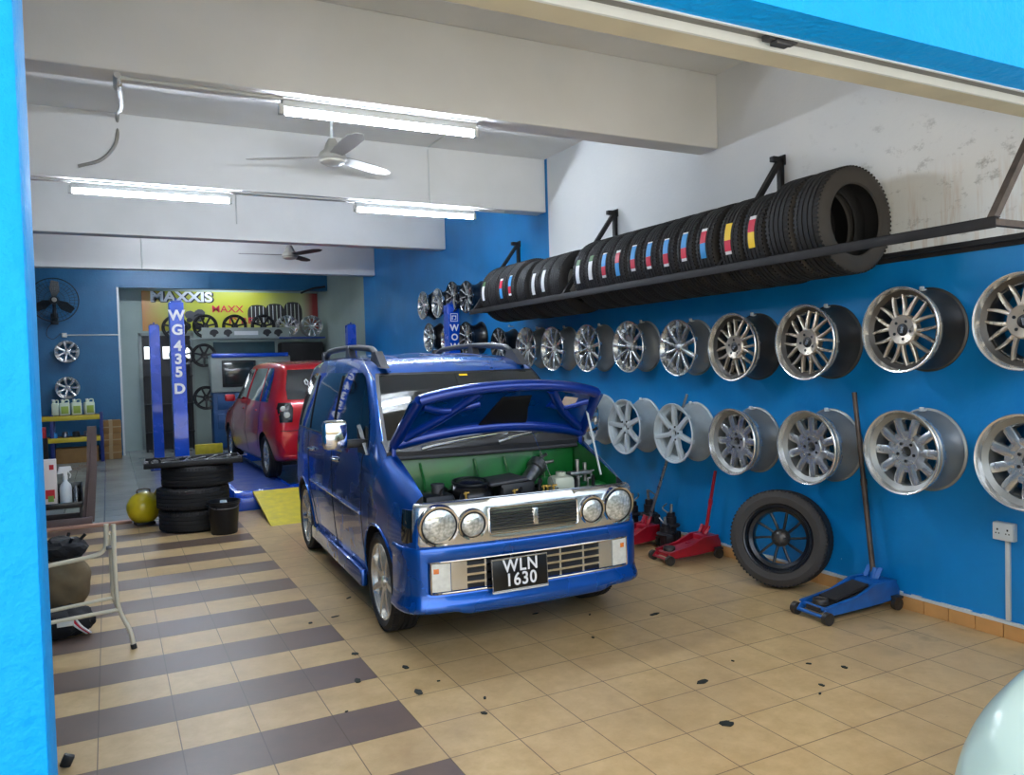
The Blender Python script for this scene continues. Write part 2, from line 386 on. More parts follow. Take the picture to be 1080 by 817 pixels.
# ------------------------------------------------------------------ camera, light
def cam():
    yaw, pitch, roll = R(27.25773), R(-1.75493), R(-1.60839)
    f = Vector((math.sin(yaw)*math.cos(pitch), math.cos(yaw)*math.cos(pitch), math.sin(pitch)))
    rt = f.cross(Vector((0, 0, 1))).normalized(); up = rt.cross(f)
    c, s_ = math.cos(roll), math.sin(roll); r2 = rt*c+up*s_; u2 = -rt*s_+up*c
    cd = D.cameras.new('camera'); o = D.objects.new('camera', cd); COL.objects.link(o)
    m = Matrix((r2, u2, -f)).transposed().to_4x4(); m.translation = Vector((.3128464, -10.16485, 5.002792))*T
    o.matrix_world = m; cd.sensor_fit = 'HORIZONTAL'; cd.sensor_width = 36; cd.lens = 826.064/1080*36
    cd.clip_start = .02; cd.clip_end = 200; SC.camera = o
cam()
w = D.worlds.new('world'); SC.world = w; w.use_nodes = True; nt = w.node_tree
bg = nt.nodes['Background']; sky = nt.nodes.new('ShaderNodeTexSky'); sky.sky_type = 'NISHITA'; sky.sun_disc = False
sky.sun_elevation = R(62); sky.sun_rotation = R(200); sky.air_density = 1.3; sky.dust_density = 3
nt.links.new(sky.outputs[0], bg.inputs[0]); bg.inputs[1].default_value = .27
sl = D.lights.new('sun', 'SUN'); sl.energy = 9; sl.angle = R(3); sl.color = (1, .95, .87)
so = D.objects.new('sun', sl); COL.objects.link(so); so.rotation_euler = Vector((-.2, -.07, 1)).to_track_quat('Z', 'Y').to_euler()
SC.view_settings.view_transform = 'Standard'; SC.view_settings.look = 'None'; SC.view_settings.gamma = 1
SC.view_settings.exposure = .92; SC.view_settings.use_curve_mapping = False
SC.cycles.max_bounces = 8; SC.cycles.diffuse_bounces = 5; SC.cycles.glossy_bounces = 4
SC.cycles.sample_clamp_indirect = 8; SC.cycles.use_denoising = True; SC.cycles.caustics_reflective = False
# ------------------------------------------------------------------ ceiling: tubes, conduits, fans
emis('tube_glow_dim', (228, 240, 255), 30)
def tube_light(loc, L, label, glow='tube_glow'):
    t = empty('fluorescent_light', loc, label=label, cat='ceiling light', group=None)
    bm = B(); box(bm, -L/2, L/2, -.022, .022, .03, .075, 0, .004); box(bm, -L/2, L/2, -.045, .045, .075, .085, 0, .002); obj('fixture', bm, 'white_metal', t)
    for s_ in (-1, 1):
        bm = B(); box(bm, s_*L/2-.02, s_*L/2+.012, -.02, .02, -.012, .05, 0, .004); obj('socket', bm, 'pvc', t)
    bm = B(); cyl(bm, (-L/2+.02, 0, .004), (L/2-.02, 0, .004), .0145, 16); obj('tube', bm, glow, t)
    return t
tube_light((1.675, 1.585, 3.02), 1.24, 'long white fluorescent tube under the front edge of the nearest ceiling beam')
tube_light((.505, 4.22, 3.02), 1.24, 'left of two white fluorescent tubes under the second ceiling beam')
tube_light((2.87, 4.22, 3.02), 1.24, 'right of two white fluorescent tubes under the second ceiling beam, above the ceiling fan edge')
bm = B(); box(bm, -.2, .2, -.03, .03, -.03, 0, 0, .01); l4 = empty('ceiling_lamp', (3.36, 3.15, CZ), label='small pale green lamp flat on the ceiling just behind the nearest beam', cat='ceiling light')
obj('diffuser', bm, 'lamp_green', l4)
bm = B(); box(bm, -.22, .22, -.04, .04, -.012, 0, 0, .004); obj('base', bm, 'white_metal', l4)
tube_light((1.3, 8.2, 3.55), 1.24, 'added unseen fluorescent tube on the ceiling between the third and fourth beams')  # added lamp hidden by the beams, brightens the back of the shop
tube_light((1.0, 11.6, 3.55), 1.24, 'added unseen fluorescent tube on the rearmost ceiling bay')  # another added lamp out of view, lights the last bay
tube_light((2.3, 13.66, 3.30), 1.24, 'added unseen fluorescent tube behind the rear lintel above the banner', 'tube_glow_dim')  # added weak lamp hidden by the lintel, brightens the banner
def conduit(label, paths, name='electrical_conduit'):
    bm = B()
    for pts, r in paths: tube(bm, pts, r, 8)
    return tag(obj(name, bm, 'pvc'), label, 'conduit')
conduit('white conduit running from the left to the nearest fluorescent tube',
        [(((.20, 1.53, 3.085), (1.06, 1.56, 3.095)), .011), (((.2, 1.5, 3.09), (.2, 1.70, 3.085)), .018)])
p0 = smoothpath([(.21, 1.62, 3.08), (.235, 2.4, 3.2), (.24, 3.4, 3.46), (.245, 4.06, 3.62), (.23, 4.085, 3.42), (.12, 4.085, 3.27), (-.05, 4.085, 3.2)], 6)
bm = B(); tube(bm, p0, .014, 8); tag(obj('flexible_conduit', bm, 'fan_grey'), 'grey flexible conduit curving down the face of the second beam at the left', 'conduit')
conduit('thin conduit along the bottom of the second beam linking the two fluorescent tubes', [(((-.6, 4.16, 3.098), (3.8, 4.16, 3.098)), .009)])
conduit('thin white conduit running up the second beam above the right tube and over the ceiling', [(((2.95, 4.088, 3.105), (2.95, 4.088, 3.63)), .007), (((2.95, 4.07, 3.652), (2.95, 1.7, 3.652)), .007)])
conduit('thin conduit running down the face of the fourth beam', [(((.62, 10.04, 3.11), (.62, 10.04, 3.62)), .01)])
conduit('short conduit stub on the third beam face', [(((1.55, 6.85, 3.3), (1.55, 6.85, 3.66)), .008)])
def fan(loc, rodtop, blade_angles, label, dark=False):
    t = empty('ceiling_fan', loc, label=label, cat='ceiling fan')
    bm = B(); cyl(bm, (0, 0, .05), (0, 0, rodtop-.05), .011, 12); obj('downrod', bm, 'white_metal', t)
    bm = B(); lathe(bm, [(0, .0), (.05, 0), (.052, -.03), (.045, -.07), (.0, -.075)], 24); obj('ceiling_canopy', bm, 'white_metal', t, loc=(0, 0, rodtop))
    bm = B(); lathe(bm, [(0, .15), (.03, .148), (.05, .11), (.07, .06), (.10, .035), (.115, .0), (.115, -.02), (.1, -.035)], 32); obj('motor', bm, 'fan_grey', t)
    bm = B(); lathe(bm, [(.105, -.028), (.1, -.045), (.07, -.06), (0, -.066)], 32); obj('bottom_cap', bm, 'fan_cream', t)
    for a in blade_angles:
        bm = B(); top = []; N_ = 12
        for i in range(N_+1):
            u = i/N_; r = .09+.62*u; w_ = .05+.018*math.sin(u*PI*.8)-(.035*max(0, u-.85)/.15); pit = R(12)*(1-.3*u)
            for q in (0, 1): top.append([bm.verts.new((r, s_*w_*math.cos(pit), -s_*w_*math.sin(pit)+.006*q)) for s_ in (-1, 1)])
        for i in range(N_):
            a0, a1, b0, b1 = top[2*i], top[2*i+1], top[2*i+2], top[2*i+3]
            bm.faces.new((a0[0], a0[1], b0[1], b0[0])); bm.faces.new((a1[0], a1[1], b1[1], b1[0]))
            bm.faces.new((a0[0], a1[0], b1[0], b0[0])); bm.faces.new((a0[1], a1[1], b1[1], b0[1]))
        bm.faces.new((top[0][0], top[0][1], top[1][1], top[1][0])); bm.faces.new((top[-2][0], top[-2][1], top[-1][1], top[-1][0]))
        obj('blade', bm, 'rack_steel_worn' if dark else 'fan_grey', t, rot=(0, 0, a))
    return t
fan((1.81, 3.34, 3.265), CZ-3.265, (R(152), R(32), R(272)), 'grey three-bladed ceiling fan hanging between the first two beams')
fan((2.53, 8.6, 3.2), CZ-3.2, (R(175), R(55), R(-65)), 'dark-bladed ceiling fan hanging far back between the third and fourth beams', True)
# ------------------------------------------------------------------ wheels (rims)
def spoke(bm, a0, a1, r0, r1, w0, w1, z0, z1, th=.02, ridge=.006, mi=0, bow=0):
    n = 4; rings = []
    for i in range(n+1):
        u = i/n; a = a0+(a1-a0)*u; r = r0+(r1-r0)*u; w_ = w0+(w1-w0)*u; z = z0+(z1-z0)*u+bow*math.sin(PI*u)
        c = Vector((r*math.cos(a), r*math.sin(a), z))
        if i < n:
            a2 = a0+(a1-a0)*(i+1)/n; r2 = r0+(r1-r0)*(i+1)/n; d = Vector((r2*math.cos(a2), r2*math.sin(a2), 0))-Vector((c.x, c.y, 0)); d.normalize()
        t_ = Vector((-d.y, d.x, 0))
        rings.append([bm.verts.new(c+t_*k*w_+Vector((0, 0, h))) for k, h in ((-1, -th), (-1, 0), (-.45, ridge), (.45, ridge), (1, 0), (1, -th))])
    for i in range(n):
        for k in range(6): bm.faces.new((rings[i][k], rings[i][(k+1) % 6], rings[i+1][(k+1) % 6], rings[i+1][k])).material_index = mi
    bm.faces.new(rings[0]).material_index = mi; bm.faces.new(rings[-1][::-1]).material_index = mi
def rim_mesh(style, Rr=.235, W=.235):
    """local +Z is the face side; face edge at z=0, barrel runs to z=-W"""
    lip = {'mesh': .05, 'dish': .055, 'ten': .02, 'seven': .012, 'black': .012, 'six': .012}[style]
    rb = Rr-.022
    prof = [(Rr-.004, 0), (Rr, -.005), (Rr-.001, -.012), (Rr-.012, -.016), (Rr-.015, -.035), (Rr-.045, -.055), (Rr-.05, -W*.55), (Rr-.028, -W+.045), (Rr-.018, -W+.03), (Rr-.012, -W+.012), (Rr, -W+.006), (Rr, -W),
            (Rr-.01, -W), (Rr-.02, -W+.02), (Rr-.034, -W+.045), (Rr-.056, -W*.55), (Rr-.056, -.06)]
    inner = [(Rr-.052, -lip-.03), (Rr-.03, -lip-.02), (Rr-.022, -lip), (Rr-.016, -.012), (Rr-.012, -.003)]
    barrel = prof+inner
    bm = B(); n = len(barrel); mis = []
    for i in range(n): mis.append(1 if (i >= n-6 or i < 3) else 0)
    lathe(bm, barrel, 64, closed=True, mis=mis)
    f = B(); zf = -lip
    ri = Rr-.02
    if style == 'mesh':
        for k in range(8):
            a = 2*PI*k/8
            for d in (-1, 1): spoke(f, a+d*.07, a+d*.255, .07, ri-.008, .010, .0065, zf+.012, zf-.006, .022, .004)
        lathe(f, [(.035, zf+.004), (.035, zf+.014), (.078, zf+.022), (.086, zf+.012), (.084, zf-.03), (.035, zf-.03)], 40, closed=True)
        lathe(f, [(ri-.012, zf-.012), (ri-.010, zf+.002), (ri+.002, zf+.002), (ri+.002, zf-.012)], 64, closed=True)
    elif style == 'dish':
        for k in range(10):
            spoke(f, 2*PI*k/10, 2*PI*k/10, .068, ri-.004, .024, .025, zf-.012, zf-.01, .03, .005, bow=.006)
        lathe(f, [(.03, zf-.03), (.03, zf-.006), (.072, zf-.002), (.08, zf-.012), (.078, zf-.04), (.03, zf-.04)], 40, closed=True)
        lathe(f, [(.07, zf-.034), (.07, zf-.012), (.095, zf-.004), (.116, zf-.006), (.12, zf-.03)], 60, closed=True)
        lathe(f, [(ri-.02, zf-.02), (ri-.018, zf-.004), (ri+.004, zf-.002), (ri+.004, zf-.02)], 64, closed=True)
    elif style == 'ten':
        for k in range(10):
            spoke(f, 2*PI*k/10, 2*PI*k/10, .03, Rr-.008, .010, .0175, zf-.012, -.008, .03, .005, bow=.008)
        lathe(f, [(0, zf-.004), (.03, zf-.006), (.055, zf-.012), (.06, zf-.03), (.055, zf-.05), (0, zf-.05)], 32)
    elif style == 'seven':
        for k in range(7):
            spoke(f, 2*PI*k/7+.2, 2*PI*k/7+.2, .03, Rr-.008, .020, .0165, zf-.012, -.006, .03, .003, bow=.006)
        lathe(f, [(.022, zf-.02), (.03, zf-.006), (.055, zf-.004), (.066, zf-.014), (.066, zf-.04), (.022, zf-.04)], 32, closed=True)
    elif style == 'black':
        for k in range(10):
            a = 2*PI*k/10; spoke(f, a, a+.12, .03, Rr-.008, .007, .008, zf-.01, -.005, .02, .003, bow=.004)
        lathe(f, [(0, zf-.002), (.03, zf-.004), (.045, zf-.014), (.04, zf-.04), (0, zf-.04)], 32)
    elif style == 'six':
        for k in range(7):
            spoke(f, 2*PI*k/7, 2*PI*k/7, .03, Rr-.008, .013, .026, zf-.012, -.006, .03, .004, bow=.006)
        lathe(f, [(0, zf-.004), (.03, zf-.006), (.055, zf-.012), (.06, zf-.03), (0, zf-.04)], 32)
    return bm, f
RIM = {}
def make_rim(name, style, mats_barrel, mface, mcap, Rr=.235, W=.235, bolts=5, logo=False):
    t = empty('alloy_wheel', (0, 0, -30), label='x', cat='wheel rim')
    bm, f = rim_mesh(style, Rr, W)
    obj('barrel', bm, mats_barrel, t); fc = obj('spoke_face', f, mface, t)
    lip = {'mesh': .05, 'dish': .055, 'ten': .02, 'seven': .012, 'black': .012, 'six': .012}[style]
    bm = B(); lathe(bm, [(.034, -lip-.01), (.034, -lip+.012), (.026, -lip+.018), (0, -lip+.018)], 28)
    if style in ('mesh',): obj('centre_cap', bm, mcap, t)
    elif style in ('ten', 'black', 'six'): 
        for v in bm.verts: v.co *= .8; v.co.z += -.006
        obj('centre_cap', bm, mcap, t)
    else:
        bm.free(); bm = B(); lathe(bm, [(0, -lip-.035), (.03, -lip-.035)], 24); obj('hub_bore', bm, 'black_plastic', t)
    if bolts:
        for k in range(bolts):
            a = 2*PI*k/bolts+.3; rr = .052
            bm = B(); z = {'mesh': -lip+.018, 'dish': -lip+.0, 'seven': -lip-.002}[style] if style in ('mesh', 'dish', 'seven') else -lip-.002
            lathe(bm, [(0, .001), (.0085, .001), (.0095, -.012)], 12); obj('bolt_hole', bm, 'black_plastic', t, loc=(rr*math.cos(a), rr*math.sin(a), z))
    if logo: text('cap_lettering', 'BBS', .022, 'rim_machined', t, (0, 0, -lip+.0195), (0, 0, 0), .001, .0005)
    RIM[name] = t; return t
make_rim('ten', 'ten', ['rim_barrel', 'rim_silver'], 'rim_silver', 'rim_silver', bolts=0, Rr=.222, W=.2)
make_rim('black', 'black', ['rim_black', 'rim_black'], 'rim_silver', 'rim_black', bolts=0, Rr=.2, W=.22)
make_rim('mesh', 'mesh', ['rim_barrel_dark', 'rim_machined'], 'rim_bronze', 'black_plastic', logo=True, Rr=.24, W=.26)
make_rim('seven', 'seven', ['rim_barrel_white', 'rim_white'], 'rim_white', 'rim_white', Rr=.238, W=.24)
make_rim('dish', 'dish', ['rim_barrel', 'rim_machined'], 'rim_silver', 'rim_silver', Rr=.238, W=.25)
make_rim('six', 'six', ['rim_dark', 'rim_silver'], 'rim_silver', 'rim_silver', bolts=0, Rr=.2, W=.18)
used = set()
def rim(kind, loc, rot, label, group=None):
    t = RIM[kind]
    if kind not in used:
        used.add(kind); t.location = loc; t.rotation_euler = rot; t['label'] = label
        if group: t['group'] = group
        return t
    return dup(t, loc, rot, label, group)
WR = lambda spin: Matrix.Rotation(-PI/2, 4, 'Y') @ Matrix.Rotation(spin, 4, 'Z')
def wall_rim(kind, Y, Z, W, spin, label, group, hookz=None):
    r = rim(kind, (WX-.002-W, Y, Z), (WR(spin)).to_euler(), label, group)
    return r
top = [('black', 4.93, 1.74, .2, 'small black-barrelled wheel at the far end of the top row, just above the van roof'),
       ('ten', 4.28, 1.685, .2, 'silver ten-spoke wheel second from the far end of the top wall row'),
       ('ten', 3.72, 1.662, .2, 'silver ten-spoke wheel third from the far end of the top wall row'),
       ('ten', 3.08, 1.648, .2, 'silver ten-spoke wheel fourth from the far end of the top wall row'),
       ('ten', 2.43, 1.642, .2, 'silver ten-spoke wheel, top row, above the middle white seven-spoke wheel'),
       ('ten', 1.775, 1.612, .2, 'nearest silver ten-spoke wheel, top row, beside the mesh wheels'),
       ('mesh', 1.11, 1.597, .26, 'farthest of the four mesh-spoke wheels with dark barrel in the top row'),
       ('mesh', .46, 1.607, .26, 'second farthest mesh-spoke wheel with dark barrel, top row'),
       ('mesh', -.21, 1.652, .26, 'third mesh-spoke wheel, top row, above the blue jack handle side'),
       ('mesh', -.865, 1.66, .26, 'mesh-spoke wheel cut off by the right edge, nearest in the top row')]
bot = [('seven', 3.1, .972, .24, 'white seven-spoke wheel half hidden behind the raised bonnet'),
       ('seven', 2.46, .953, .24, 'middle white seven-spoke wheel in the bottom row'),
       ('seven', 1.80, .94, .24, 'nearest white seven-spoke wheel, in front of a leaning jack handle'),
       ('dish', 1.14, .924, .25, 'farthest deep-dish silver wheel in the bottom row, above the short red jack handle'),
       ('dish', .47, .938, .25, 'second deep-dish silver wheel, above the leaning tyre and left of the blue jack handle'),
       ('dish', -.2, .966, .25, 'third deep-dish silver wheel, just right of the blue jack handle'),
       ('dish', -.86, .975, .25, 'deep-dish silver wheel cut off by the right edge above the wall socket')]
hooks = B()
def hook(Y, Z, label):
    label = label.replace(' at the far end of the top row, just above the van roof', ' at the far end').replace(', above the leaning tyre and left of the blue jack handle', ', above the leaning tyre').replace('small metal hook holding the ', 'hook above the ').replace('nearest silver ten-spoke wheel, top row, beside the mesh wheels','nearest ten-spoke wheel').replace('white seven-spoke wheel half hidden behind the raised bonnet','white wheel beside the bonnet').replace(' in the bottom row, above the short red jack handle',' above the short red jack handle').replace(' cut off by the right edge',' at the right edge')
    bm = B(); cyl(bm, (0, 0, 0), (-.05, 0, 0), .006, 10); box(bm, -.06, -.045, -.012, .012, -.004, .02, 0, .003); lathe_b = None
    t = tag(obj('wall_hook', bm, 'white_metal', loc=(WX, Y, Z)), label, 'wall hook', 'hooks the wheels hang from'); return t
hooks.free()
for i, (k, Y, Z, W, lab) in enumerate(top):
    wall_rim(k, Y, Z, W, i*.37, lab, 'wheels in the top row on the wall')
    hook(Y, Z+.225 if k == 'mesh' else Z+.21, 'small metal hook holding the '+lab)
for i, (k, Y, Z, W, lab) in enumerate(bot):
    wall_rim(k, Y, Z, W, i*.29+.1, lab, 'wheels in the bottom row on the wall'); hook(Y, Z+.225, 'small metal hook holding the '+lab)
# far wheels behind the right lift post
for i, (k, Y, Z, lab) in enumerate((('six', 7.35, 2.38, 'leftmost small wheel high on the far right wall'), ('six', 6.8, 2.37, 'small wheel between two others high on the far right wall'),
        ('black', 6.2, 2.40, 'black-barrelled wheel high on the wall above the right lift post'),
        ('black', 5.75, 2.36, 'black wheel nearest the tyre rack, high on the far wall'), ('six', 7.15, 1.92, 'small wheel lower on the far right wall above the van roof'), ('six', 6.5, 1.86, 'small wheel just left of the right lift post'), ('black', 5.8, 1.86, 'black wheel just right of the right lift post, above the van roof'))):
    rim(k, (WX-.002-(.22 if k == 'black' else .18), Y, Z), WR(i*.5).to_euler(), lab, 'wheels on the far right wall')
# socket with trunking
sk = empty('wall_socket', (WX, -.642, .572), label='white double wall socket low on the blue wall at the right', cat='socket')
bm = B(); box(bm, -.035, 0, -.055, .055, -.048, .048, 0, .006); obj('back_box', bm, 'pvc', sk)
bm = B(); box(bm, -.042, -.034, -.052, .052, -.045, .045, 0, .003); obj('face_plate', bm, 'white_metal', sk)
for y in (-.026, .026):
    bm = B(); box(bm, -.0435, -.041, y-.004, y+.004, .006, .016); box(bm, -.0435, -.041, y-.011, y-.005, -.012, -.006); box(bm, -.0435, -.041, y+.005, y+.011, -.012, -.006); obj('socket_holes', bm, 'black_plastic', sk)
bm = B(); box(bm, WX-.018, WX, -.663, -.640, .1, .524, 0, .003); tag(obj('trunking', bm, 'pvc'), 'white plastic trunking running down the wall below the socket', 'trunking')
# ------------------------------------------------------------------ car body tools
def chaikin(P, n=2):
    for _ in range(n):
        Q = [P[0]]
        for a, b in zip(P, P[1:]): Q += [(a[0]*.75+b[0]*.25, a[1]*.75+b[1]*.25), (a[0]*.25+b[0]*.75, a[1]*.25+b[1]*.75)]
        Q.append(P[-1]); P = Q
    return P
def catmull(vals, keys, y):
    n = len(keys); i = 0
    while i < n-2 and y > keys[i+1]: i += 1
    a, b = keys[i], keys[i+1]; t = (y-a)/(b-a) if b > a else 0; t = max(0, min(1, t))
    p1, p2 = vals[i], vals[i+1]
    m1 = (vals[i+1]-vals[i-1])/(keys[i+1]-keys[i-1]) if i > 0 else (p2-p1)/(b-a)
    m2 = (vals[i+2]-vals[i])/(keys[i+2]-keys[i]) if i < n-2 else (p2-p1)/(b-a)
    d = (p2-p1)/(b-a)
    lim = lambda m: 0 if m*d <= 0 else math.copysign(min(abs(m), 3*abs(d)), d)
    m1, m2 = lim(m1), lim(m2); h = b-a
    return (2*t**3-3*t**2+1)*p1+(t**3-2*t**2+t)*h*m1+(-2*t**3+3*t**2)*p2+(t**3-t**2)*h*m2
def body_loft(stations, ny=70):
    """stations: (y, zb, ws, zs, wm, zm, wl, zl, wr, zr, zt)"""
    keys = [s[0] for s in stations]; cols = list(zip(*stations)); bm = B(); rings = []
    ys = []
    for a, b in zip(keys, keys[1:]):
        k = max(2, int(round((b-a)/(keys[-1]-keys[0])*ny))); ys += [a+(b-a)*i/k for i in range(k)]
    ys.append(keys[-1])
    for y in ys:
        _, zb, ws, zs, wm, zm, wl, zl, wr, zr, zt = [catmull(c, keys, y) for c in cols]
        P = [(0, zb), (ws*.6, zb), (ws*.96, zb+.004), (ws, zs), (wm, zm-.1*(zm-zs)), (wm, zm+.1*(zl-zm)), (wl, zl), (wr, zr), (wr*.93, zt-.25*(zt-zr)), (wr*.7, zt-.01*(zt > 1)), (0, zt)]
        H = chaikin(P, 2); full = H+[(-x, z) for x, z in H[-2:0:-1]]
        rings.append([bm.verts.new((x, y, z)) for x, z in full])
    n = len(rings[0])
    for a, b in zip(rings, rings[1:]):
        for k in range(n): bm.faces.new((a[k], a[(k+1) % n], b[(k+1) % n], b[k]))
    bm.faces.new(rings[0][::-1]); bm.faces.new(rings[-1])
    bmesh.ops.recalc_face_normals(bm, faces=bm.faces)
    return bm
def patch(bvh, rows, axis, sgn=1, off=.004, nx=14, mi=0, bm=None, thick=0):
    """rows: (z, a0, a1). axis 'x' casts along x toward the body (a is y); axis 'y' casts along y (a is x); sgn gives the side"""
    bm = bm or B(); g = []
    for z, a0, a1 in rows:
        row = []
        for i in range(nx+1):
            a = a0+(a1-a0)*i/nx
            if axis == 'x': o = Vector((sgn*3, a, z)); d = Vector((-sgn, 0, 0))
            elif axis == 'y': o = Vector((a, sgn*6, z)); d = Vector((0, -sgn, 0))
            h = bvh.ray_cast(o, d)
            if h[0] is None: p = row[-1].co.copy() if row else o+d*3
            else:
                nn = h[1]; 
                if nn.dot(d) > 0: nn = -nn
                p = h[0]+nn*off
            row.append(bm.verts.new(p))
        g.append(row)
    for r0, r1 in zip(g, g[1:]):
        for i in range(nx): bm.faces.new((r0[i], r0[i+1], r1[i+1], r1[i])).material_index = mi
    return bm
def densify(rows, n=5):
    out = []
    for a, b in zip(rows, rows[1:]):
        for i in range(n): out.append(tuple(a[k]+(b[k]-a[k])*i/n for k in range(3)))
    out.append(rows[-1]); return out
def seam(bvh, pts, axis, sgn, w=.004, off=.0015, m='black_plastic', name='panel_gap', parent=None, r=None):
    out = []
    for p, q in zip(pts, pts[1:]):
        k = max(2, int(math.dist(p, q)/.03))
        out += [(p[0]+(q[0]-p[0])*i/k, p[1]+(q[1]-p[1])*i/k) for i in range(k)]
    out.append(pts[-1]); P = []
    for a, z in out:
        if axis == 'x': h = bvh.ray_cast(Vector((sgn*3, a, z)), Vector((-sgn, 0, 0)))
        else: h = bvh.ray_cast(Vector((a, sgn*6, z)), Vector((0, -sgn, 0)))
        if h[0] is not None:
            P.append(h[0]+Vector((sgn*off, 0, 0) if axis == 'x' else (0, sgn*off, 0)))
    bm = B(); tube(bm, P, w, 6); return obj(name, bm, m, parent)
TYRE_PROF = lambda Ro, Ri, W: [(Ri, -W*.40), (Ri+.008, -W*.46), (Ri+(Ro-Ri)*.5, -W*.52), (Ro-.022, -W*.47), (Ro-.006, -W*.40)]+ \
    [q for g in (-.26, -.09, .09, .26) for q in ((Ro, g*W-.006-.012), (Ro, g*W-.005), (Ro-.007, g*W-.004), (Ro-.007, g*W+.004), (Ro, g*W+.005))]+ \
    [(Ro-.006, W*.40), (Ro-.022, W*.47), (Ri+(Ro-Ri)*.5, W*.52), (Ri+.008, W*.46), (Ri, W*.40), (Ri+.012, W*.36), (Ro-.03, W*.36), (Ro-.022, 0), (Ro-.03, -W*.36), (Ri+.012, -W*.36)]
def tyre_bm(Ro, Ri, W, seg=72):
    bm = B(); prof = TYRE_PROF(Ro, Ri, W); mis = [0]*len(prof)
    for i in (0, 1, 2, 3): mis[i] = 1
    for i in (26, 27, 28, 25): mis[i] = 1
    lathe(bm, prof, seg, closed=True, mis=mis)
    # shoulder blocks
    for k in range(seg):
        a = 2*PI*(k+.25)/seg
        for s_ in (-1, 1):
            box(bm, Ro-.012, Ro-.002, -.0050*Ro/.3, .0062*Ro/.3, s_*W*.345-.018, s_*W*.345+.018, 0, 0, Matrix.Rotation(a, 4, 'Z'))
    return bm
def car_wheel(parent, loc, side, style, Ro, Rr, W, face, name='wheel', spin=0, inset=.02):
    """side -1: face looks to -x"""
    wv = obj(name, tyre_bm(Ro, Rr-.004, W), ['rubber', 'rubber_side'], parent, loc=loc, rot=(0, side*PI/2, 0))
    wv['label'] = 'tyre with bright alloy rim'
    bm, f = rim_mesh(style, Rr, W*.9)
    mt = Matrix.Translation((0, 0, W*.5-inset)) @ Matrix.Rotation(spin, 4, 'Z'); bm.transform(mt); f.transform(mt)
    obj('rim_barrel', bm, ['rim_barrel', face], wv); obj('rim_spokes', f, face, wv)
    bm = B(); lathe(bm, [(0, W*.1), (Rr-.06, W*.1), (Rr-.06, W*.05), (0, W*.05)], 32); obj('brake_disc', bm, 'steel', wv)
    bm = B(); lathe(bm, [(0, W*.5-inset-.006), (.028, W*.5-inset-.008), (.03, W*.5-inset-.03)], 24); obj('centre_cap', bm, face, wv)
    return wv
# ------------------------------------------------------------------ the blue van
AV = math.atan2(.099, 2.343)
VO = Vector((2.17836, 1.23682, 0))+Vector((math.cos(AV), -math.sin(AV), 0))*-.008
van = empty('van', VO, (0, 0, -AV), 'glossy blue compact van with raised bonnet, chrome quad-lamp front and black number plate', 'van')
#        y     zb    ws    zs    wm    zm    wl    zl    wr    zr    zt
VS = [(-.535, .24, .640, .30, .665, .60, .650, .74, .600, .80, .835),
      (-.50, .22, .670, .30, .690, .60, .672, .76, .620, .815, .85),
      (-.30, .20, .705, .30, .722, .60, .705, .82, .655, .89, .925),
      (.00, .19, .715, .30, .737, .60, .722, .92, .680, 1.00, 1.03),
      (.08, .19, .715, .30, .738, .60, .724, .95, .675, 1.05, 1.075),
      (.30, .19, .715, .30, .738, .60, .728, .98, .645, 1.245, 1.285),
      (.52, .19, .715, .30, .738, .60, .730, 1.00, .612, 1.43, 1.485),
      (.64, .19, .715, .30, .738, .60, .730, 1.01, .600, 1.49, 1.555),
      (.90, .19, .715, .30, .738, .60, .732, 1.02, .596, 1.535, 1.60),
      (1.5, .19, .715, .30, .738, .60, .732, 1.03, .598, 1.555, 1.625),
      (2.1, .19, .715, .30, .738, .60, .730, 1.03, .598, 1.55, 1.615),
      (2.5, .20, .710, .30, .735, .60, .725, 1.03, .590, 1.52, 1.58),
      (2.66, .22, .700, .30, .728, .60, .715, 1.03, .580, 1.48, 1.53),
      (2.78, .24, .680, .30, .710, .60, .695, 1.00, .620, 1.20, 1.26),
      (2.83, .26, .66, .32, .69, .60, .68, .92, .64, 1.0, 1.03)]
bm = body_loft(VS, 90); vb = BVHTree.FromBMesh(bm)
body = obj('body', bm, ['van_blue', 'black_plastic', 'green_bay'], van)
def cutter(bm, mi):
    for f in bm.faces: f.material_index = mi
    return obj('cut', bm, ['van_blue', 'black_plastic', 'green_bay'], van)
cuts = []
for y in (-.0, 2.345):
    for s_ in (-1, 1):
        b = B(); cyl(b, (s_*.50, y, .285), (s_*.9, y, .285), .325, 48); cuts.append(cutter(b, 1))
b = B(); box(b, -.60, .60, -.485, .055, .46, 1.3); cuts.append(cutter(b, 2))
b = B(); box(b, -.66, .66, -.60, -.475, .74, 1.2); cuts.append(cutter(b, 1))
boolean(body, cuts)
